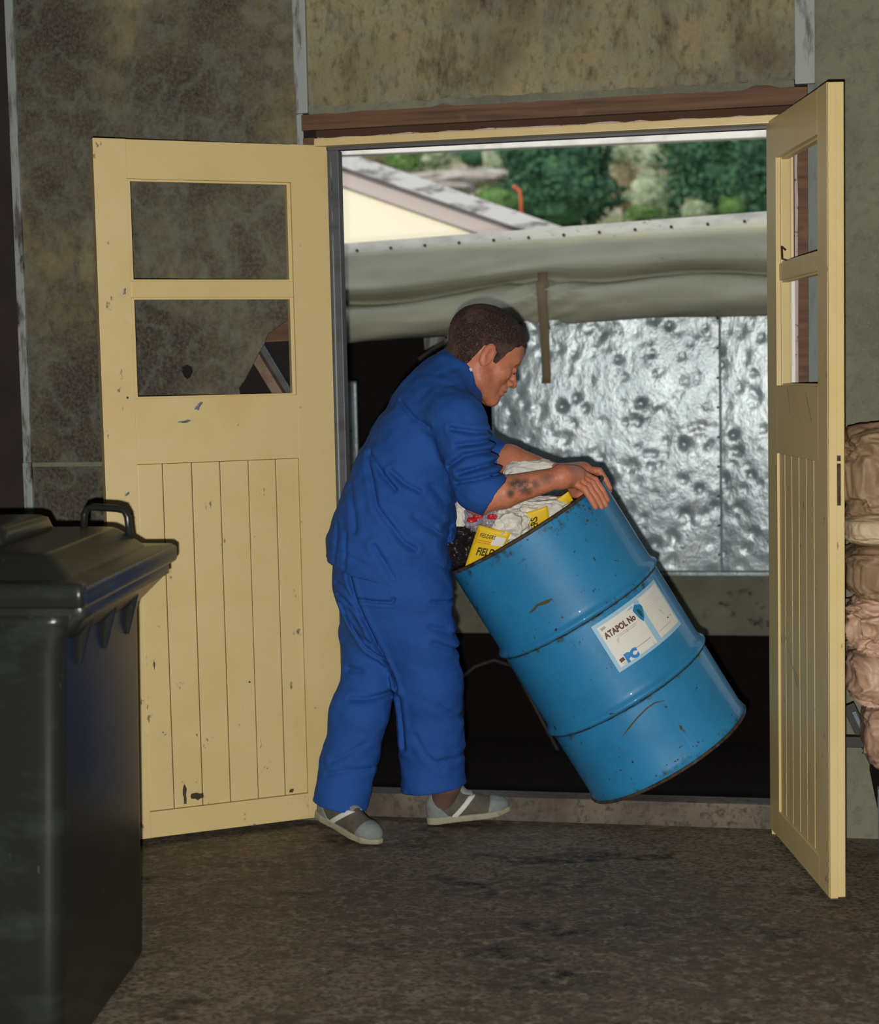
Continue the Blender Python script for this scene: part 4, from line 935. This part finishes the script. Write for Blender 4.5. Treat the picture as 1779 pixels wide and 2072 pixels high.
Vj, Fj = surfnet(jacket_sdf, (-.12, -.46, .66), (.72, .34, 1.50), .0048, 8); jk = fit(np_mesh('jacket', Vj, Fj, m_blue, pr)); print('jacket', len(Vj))
# collar: standing band round the neck
def collar_sdf(P):
    q = P-kc; t = q@ka_; w_ = q-t[:, None]*ka_; n_ = np.array(NW)/np.linalg.norm(NW); n_ = n_-ka_*(n_@ka_); n_ /= np.linalg.norm(n_); wn = w_@n_
    r = np.sqrt(np.maximum((w_**2).sum(1)-wn**2+(wn/.95)**2, 0)); rad = .073-.10*np.clip(t, -.05, .05)
    d = np.abs(r-rad)-.0045; d = smax(d, np.abs(t+.010)-.030, .006)
    return d-.0012*n3(P, 70)
Vc, Fc = surfnet(collar_sdf, kc-.13, kc+.13, .0032, 10); fit(np_mesh('collar', Vc, Fc, m_blue, pr))
bt = at(953, 748, HY-.085); bpy_ = tube('snap_button', [(bt.x, bt.y, bt.z), (bt.x, bt.y-.006, bt.z)], .0055, m_whitepaint, pr, 12); fit(bpy_)
# trousers
tfold = [([(706, 1165), (722, 1215), (738, 1262), (760, 1320), (778, 1370), (790, 1405)], .012, .007), ([(680, 1225), (700, 1275), (730, 1320), (775, 1352)], .008, .006), ([(690, 1255), (722, 1295), (755, 1312)], .005, .006),
    ([(672, 1180), (700, 1193), (728, 1240)], .005, .006), ([(676, 1205), (712, 1228), (735, 1262)], .005, .005), ([(728, 1212), (760, 1216), (796, 1218), (800, 1210)], .007, .005), ([(700, 1422), (730, 1424), (785, 1414)], .008, .008), ([(690, 1365), (715, 1368)], .008, .010),
    ([(868, 1272), (890, 1280), (915, 1306)], .006, .008), ([(875, 1305), (900, 1322), (925, 1338)], .006, .008), ([(872, 1220), (890, 1223), (925, 1228)], .006, .005), ([(795, 1420), (797, 1480), (800, 1530)], .008, .008),
    ([(658, 1570), (700, 1562), (740, 1566)], .004, .007), ([(665, 1545), (700, 1530), (730, 1512)], .004, .008), ([(880, 1555), (905, 1558), (925, 1545)], .005, .008), ([(830, 1500), (850, 1540), (880, 1570)], .004, .009), ([(880, 1440), (910, 1470), (935, 1480)], .005, .009)]
hR1, hR2 = np.array(at(806, 1602, -.07)), np.array(at(950, 1588, -.07)); hL1, hL2 = np.array(at(627, 1614, -.18)), np.array(at(746, 1644, -.18))
def cutn(a, b): q = b-a; q /= np.linalg.norm(q); n_ = np.array([q[2], 0, -q[0]]); return n_ if n_[2] < 0 else -n_
cR_, cL_ = cutn(hR1, hR2), cutn(hL1, hL2)
seat = [((790, 1120, -.10), .170), ((794, 1180, -.10), .172), ((800, 1240, -.10), .160)]
TR_ = [((838, 1200, -.16), .112), ((850, 1290, -.14), .103), ((868, 1390, -.11), .098), ((872, 1480, -.08), .0955), ((878, 1610, -.06), .101)]
TL_ = [((765, 1200, -.05), .112), ((752, 1290, -.07), .092), ((747, 1375, -.10), .076), ((728, 1440, -.13), .083), ((685, 1640, -.18), .083)]
def trouser_sdf(P):
    d = np.full(len(P), 9.)
    g = lambda L_: [(np.array(at(*a)), r) for a, r in L_]
    s_ = g(seat); d = cap(P, s_[0][0], s_[1][0], s_[0][1], s_[1][1], NW, .98); d = smin(d, cap(P, s_[1][0], s_[2][0], s_[1][1], s_[2][1]*.9, NW, .98), .03)
    def leg(L_, hp_, cn):
        e = None; G = g(L_)
        for (a, ra), (b, rb) in zip(G[:-1], G[1:]):
            q = cap(P, a, b, ra, rb, (0.2, -1, 0), .92); e = q if e is None else smin(e, q, .03)
        e = e-.0045*n3(P, 24, 1.)-.002*n3(P, 58, 3.)
        e = smax(e, (P-hp_)@cn, .004)
        c0, r0 = G[-1]; dirr = G[-1][0]-G[-2][0]; dirr /= np.linalg.norm(dirr)
        return smax(e, -cap(P, c0-dirr*.09, c0+dirr*.1, r0-.018, r0-.008, (0.2, -1, 0), .92), .004)
    l1, l2 = leg(TR_, hR1, cR_), leg(TL_, hL1, cL_)
    legs = smin(l1, l2, .008); d = smin(d, legs, .03)
    return folded(P, d, tfold)
Vt, Ft = surfnet(trouser_sdf, (-.12, -.36, .04), (.50, .20, .99), .0046, 8); fit(np_mesh('trousers', Vt, Ft, m_blue, pr)); print('trousers', len(Vt))
# trainers
def shoe(side, heel, toe, roll=0.):
    heel, toe = np.array(heel), np.array(toe); x = toe-heel; L_ = np.linalg.norm(x); x /= L_; y = np.cross([0, 0, 1.], x); y /= np.linalg.norm(y); z = np.cross(x, y); M = np.stack([x, y, z], 1); s = L_/.285
    loc = lambda P: ((P-heel)@M)/s
    def foot_w(t): return np.interp(t, [0, .04, .10, .19, .24, .285], [.022, .034, .034, .046, .040, .012])
    def upper(P):
        q = loc(P); d = ell(q, (.048, 0, .050), (.048, .036, .062)); d = smin(d, ell(q, (.120, 0, .045), (.085, .040, .052)), .02); d = smin(d, ell(q, (.205, 0, .032), (.076, .045, .036)), .02)
        d = smin(d, cap(q, (.10, 0, .070), (.115, 0, .100), .028, .022), .012)
        d = smax(d, -cap(q, (.050, 0, .150), (.060, 0, .075), .040, .026), .006)
        return smax(d, .016-q[:, 2], .003)*s
    def sole_(P):
        q = loc(P); d2 = np.abs(q[:, 1])-foot_w(q[:, 0])-.004; up = .022+.10*np.clip(q[:, 0]-.22, 0, 1)**1.2+.004*(q[:, 0] < .08)
        lo_ = .35*np.clip(q[:, 0]-.23, 0, 1)**1.3
        d = smax(smax(d2, q[:, 0]-.288, .01), -q[:, 0]-.004, .02); d = smax(d, q[:, 2]-up, .005); return smax(d, lo_-q[:, 2], .004)*s*.8
    c = heel+x*L_*.5+z*.05; lo, hi = c-.19, c+.19
    for nm, fn, mt, h in (('upper', upper, m_shoe_d, .0032), ('sole', sole_, m_sole, .0032)):
        v_, f_ = surfnet(fn, lo, hi, h, 8); o = np_mesh('shoe_'+nm, v_, f_, mt, pr); fit(o)
        if nm == 'upper': up_o = o
    def pad(nm, mask, off, mt):
        v_, f_ = surfnet(lambda P: smax(upper(P)-off, mask(loc(P))*s, .002), lo, hi, .0030, 8)
        if len(v_): o = np_mesh(nm, v_, f_, mt, up_o)
    pad('heel_counter', lambda q: np.maximum(q[:, 0]-.062-.02*np.cos(q[:, 2]*40), -9), .0022, m_shoe)
    pad('toe_cap', lambda q: np.maximum(np.maximum(.205-q[:, 0]+.35*(q[:, 2]-.02), -9), -9), .0022, m_shoe)
    pad('side_stripe', lambda q: np.maximum(np.abs((q[:, 0]-.125)-(q[:, 2]-.05)*1.1)-.013, q[:, 2]-.083), .0032, m_stripe)
    pad('tongue', lambda q: np.maximum(np.maximum(.100-q[:, 0], q[:, 0]-.165), np.abs(q[:, 1])-.020), .004, m_shoe)
    v_, f_ = surfnet(lambda P: (np.abs(cap(loc(P), (.050, 0, .150), (.060, 0, .075), .041, .027))-.0028+np.maximum(np.abs(loc(P)[:, 1])*0, 0))*s if False else smax(smax(np.abs(cap(loc(P), (.050, 0, .150), (.060, 0, .075), .0415, .0275))-.0022, np.abs(upper(P)/s)-.003, .002)*s, -9+0*P[:, 0], .001), lo, hi, .0026, 8)
    if len(v_): np_mesh('collar_piping', v_, f_, m_stripe, up_o)
    for k in range(4):
        pts = [heel+M@(np.array([.118+.014*k, yy, .099-.010*k-.25*abs(yy)])*s) for yy in (-.02, -.008, .008, .02)]; tube('lace', pts, .0022, m_shoe, up_o, 6)
    return heel+M@(np.array([.055, 0, .06])*s)
aR = shoe(1, (.270, -.025, .004), (.514, .040, .030)); aL = shoe(-1, (-.040, -.150, .052), (.178, -.272, .0))
for a, b in ((anR, aR), (anL, aL)):
    t_ = a+np.array([0, 0, .10]); v_, f_ = surfnet(lambda P: smin(cap(P, a, b, .043, .034), cap(P, t_, a, .052, .043), .01), np.minimum(a, b)-.07, np.maximum(t_, b)+.07, .004, 8); fit(np_mesh('sock', v_, f_, m_sock, pr))
# ================================================================ WHEELIE BIN
bn = empty('wheelie_bin', (-.33, -1.6, 0), 'dark green wheeled rubbish bin with closed lid, front left', 'bin'); BI = Matrix.Translation((.33, 1.6, 0))
def fb(o): o.matrix_parent_inverse = BI; return o
# corners at right side measured from the room: top rim (0.00,-1.92)-( -.05,-1.20); foot (-.085,-1.95)-(-.160,-1.24)
def quadpt(u, v, z):   # u 0 left..1 right, v 0 front..1 back
    t = z/.94; ww = .46+(.56-.46)*t; xr_ = (-.060-.100*v)+.033*t
    fr, bk = -1.955+.02*t, -1.245-.03*t
    y = fr+(bk-fr)*v; return (xr_-ww*(1-u), y, z)
def rrect(z, inset=0., rad=.05, n=6):
    pts = []
    c = [quadpt(0, 0, z), quadpt(1, 0, z), quadpt(1, 1, z), quadpt(0, 1, z)]
    C = [Vector(p) for p in c]
    for i in range(4):
        p = C[i]; a = (C[i-1]-p).normalized(); b = (C[(i+1) % 4]-p).normalized(); p = p+(a+b)*inset
        for k in range(n+1):
            t = k/n; q0 = p+a*rad; q1 = p; q2 = p+b*rad; pts.append(q0*(1-t)**2+q1*2*t*(1-t)+q2*t*t)
    return pts
def loft(name, loops, material, parent, caps=True, smooth=True):
    n = len(loops[0]); v = [p for l in loops for p in l]; f = []
    for i in range(len(loops)-1):
        for k in range(n): f.append((i*n+k, i*n+(k+1) % n, (i+1)*n+(k+1) % n, (i+1)*n+k))
    if caps: f += [tuple(range(n-1, -1, -1)), tuple((len(loops)-1)*n+k for k in range(n))]
    return pyd(name, v, f, material, parent, smooth)
fb(loft('bin_body', [rrect(.0, .012), rrect(.02, .0), rrect(.30), rrect(.6), rrect(.84), rrect(.90, -.012), rrect(.915, -.016)], m_bin, bn))
def lidpt(u, v, z, o=0.):
    p = quadpt(u, v, .93); return Vector((p[0], p[1], z))
def lrect(u0, u1, v0, v1, z, rad=.04, n=5):
    C = [lidpt(u0, v0, z), lidpt(u1, v0, z), lidpt(u1, v1, z), lidpt(u0, v1, z)]; pts = []
    for i in range(4):
        p = C[i]; a = (C[i-1]-p).normalized(); b = (C[(i+1) % 4]-p).normalized()
        for k in range(n+1): t = k/n; pts.append((p+a*rad)*(1-t)**2+p*2*t*(1-t)+(p+b*rad)*t*t)
    return pts
fb(loft('rim', [lrect(-.01, 1.0, .03, 1.04, .86, .05), lrect(-.05, 1.07, .03, 1.15, .905, .03), lrect(-.07, 1.09, .03, 1.17, .912, .03), lrect(-.07, 1.09, .03, 1.17, .938, .03), lrect(-.06, 1.08, .03, 1.16, .942, .03)], m_bin, bn))
lid = fb(loft('lid', [lrect(-.115, 1.115, -.09, 1.185, .940, .022), lrect(-.12, 1.12, -.095, 1.19, .946, .022), lrect(-.12, 1.12, -.095, 1.19, .972, .022), lrect(-.105, 1.105, -.08, 1.175, .980, .022),
    lrect(-.03, 1.03, .0, 1.06, .984, .05), lrect(-.02, 1.02, .01, 1.05, .990, .05), lrect(.06, .94, .07, .98, 1.028, .05), lrect(.075, .925, .085, .965, 1.033, .05), lrect(.09, .91, .10, .95, 1.034, .05)], m_bin, bn))
fb(loft('front_lip', [lrect(-.115, 1.118, -.10, -.05, .942, .012), lrect(-.12, 1.12, -.112, -.04, .946, .012), lrect(-.12, 1.12, -.112, -.04, .984, .012), lrect(-.11, 1.11, -.10, -.05, .989, .012)], m_bin, bn))
fb(loft('lid_ridge', [lrect(.12, .68, .30, .90, 1.030, .04), lrect(.14, .66, .33, .88, 1.062, .04), lrect(.16, .64, .36, .86, 1.068, .04)], m_bin, bn))
hp1, hp2 = lidpt(.74, 1.0, 1.0), lidpt(1.0, .98, 1.0)
def hpt(px, py, y=-1.30): return at(px, py, y)
fb(tube('lid_handle', [hpt(169, 1095), hpt(171, 1040), hpt(176, 1029), hpt(188, 1026), hpt(236, 1029), hpt(251, 1033), hpt(258, 1046), hpt(264, 1095)], .0085, m_bin, bn, 10))
for k in range(3): q = lidpt(1.0, .2+.3*k, .86); fb(loft('gusset', [[(q.x-.02, q.y-.004, .80), (q.x-.0, q.y-.004, .80), (q.x-.0, q.y+.004, .80), (q.x-.02, q.y+.004, .80)], [(q.x-.02, q.y-.006, .906), (q.x+.030, q.y-.006, .906), (q.x+.030, q.y+.006, .906), (q.x-.02, q.y+.006, .906)]], m_bin, bn, True, False))
for s in (0, 1):
    p = quadpt(s, 1, .0); v, f = tube_v([(p[0]-.03 if s else p[0]+.03, p[1]-.08, .10), ((p[0]-.075) if s else p[0]+.075, p[1]-.08, .10)], .10, 24); fb(pyd('wheel', v, f, m_blackbag, bn, False))
tube_ = fb(tube('axle', [(quadpt(0, 1, 0)[0]+.05, quadpt(0, 1, 0)[1]-.08, .10), (quadpt(1, 1, 0)[0]-.05, quadpt(1, 1, 0)[1]-.08, .10)], .012, m_rafter, bn))
# ================================================================ TROLLEY WITH BROWN PAPER SACKS AT RIGHT
tb = empty('sack_trolley', (1.95, -.42, 0), 'steel framed trolley behind the right door carrying brown paper sacks', 'trolley'); TI = Matrix.Translation((-1.95, .42, 0))
def ft(o): o.matrix_parent_inverse = TI; return o
zt = .262
ft(box('deck', (1.57, -.56, zt-.03), (2.5, -.15, zt), m_rafter, tb))
for x, y in ((1.66, -.54), (2.47, -.54), (1.66, -.17), (2.47, -.17)): ft(beam('leg', (x, y, 0), (x, y, zt-.03), .035, .035, m_rafter, tb, up=(0, 1, 0)))
q1, q2 = at(1716, 1522, -.3), at(1760, 1522, -.3)
ft(beam('rail', (1.47, -.16, q1.z), (1.62, -.16, q1.z), .03, .03, m_rafter, tb)); ft(beam('leg', (1.485, -.16, 0), (1.485, -.16, q1.z+.2), .03, .03, m_rafter, tb, up=(0, 1, 0)))
ft(beam('brace', at(1716, 1425, -.11), at(1800, 1600, -.11), .035, .03, m_rafter, tb, up=(0, 1, 0)))
ft(beam('brace_edge', at(1728, 1440, -.135), at(1806, 1604, -.135), .012, .012, m_steelblue, tb, up=(0, 1, 0)))
pst = beam('steel_post', (1.580, -.86, 0), (1.574, -.86, .36), .035, .035, m_steelblue, None, up=(0, 1, 0)); tag(pst, 'blue-grey steel post at the right edge of the picture, low down', 'post')
def kraft(pxc, pyc, rx, ry, rz, mt, seed, label, y=-.36, amp=.2, rot=0.):
    bm = bmesh.new(); bmesh.ops.create_icosphere(bm, subdivisions=6, radius=1.)
    for v in bm.verts:
        p = v.co.copy(); q = Vector((p.x*1.1, p.y*1.1, p.z*1.7)); q.rotate(Matrix.Rotation(.5+seed, 3, 'Y')); q += Vector((seed*3.7, seed*1.9, 0))
        q += .55*Vector((noise.noise(q), noise.noise(q+Vector((7, 0, 0))), noise.noise(q+Vector((0, 7, 0)))))
        d = amp*.8*(.5-abs(noise.noise(q)))*1.5+amp*.42*(.5-abs(noise.noise(q*2.3+Vector((3, 1, 2)))))*1.5+amp*.22*(.5-abs(noise.noise(q*Vector((4.6, 4.6, 4.6)).x)))*1.4
        e = Vector([math.copysign(abs(t)**.62, t) for t in p]); x = Vector((e.x*rx, e.y*ry, e.z*rz*1.12))*(1+d-amp*.4); x.rotate(Matrix.Rotation(rot, 3, 'Y')); v.co = x
    me = bpy.data.meshes.new('kraft_sack'); bm.to_mesh(me); bm.free(); o = link('kraft_sack', me, mt, None, True); o.location = at(pxc, pyc, y)
    return tag(o, label, 'sack', 'brown paper sacks behind the right door')
kraft(1846, 1478, .125, .17, .085, m_brownpaper, 41, 'pinkish brown paper sack at the bottom of the pile', amp=.18)
kraft(1824, 1362, .135, .18, .075, m_brownpaper, 42, 'crumpled pinkish brown sack second from the bottom of the pile', rot=.1, amp=.18)
kraft(1824, 1255, .135, .18, .066, m_brownpaper, 43, 'twisted brown sack with torn paper folds halfway down the pile', amp=.3)
kraft(1826, 1150, .145, .19, .072, m_brownpaper2, 44, 'darker olive brown sack draped over the middle of the pile', amp=.14)
kraft(1812, 1064, .142, .18, .040, m_creampaper, 45, 'flat folded cream brown sack just under the top one', amp=.08)
kraft(1812, 952, .142, .18, .105, m_brownpaper2, 46, 'large crumpled brown paper sack at the top of the pile', amp=.26)
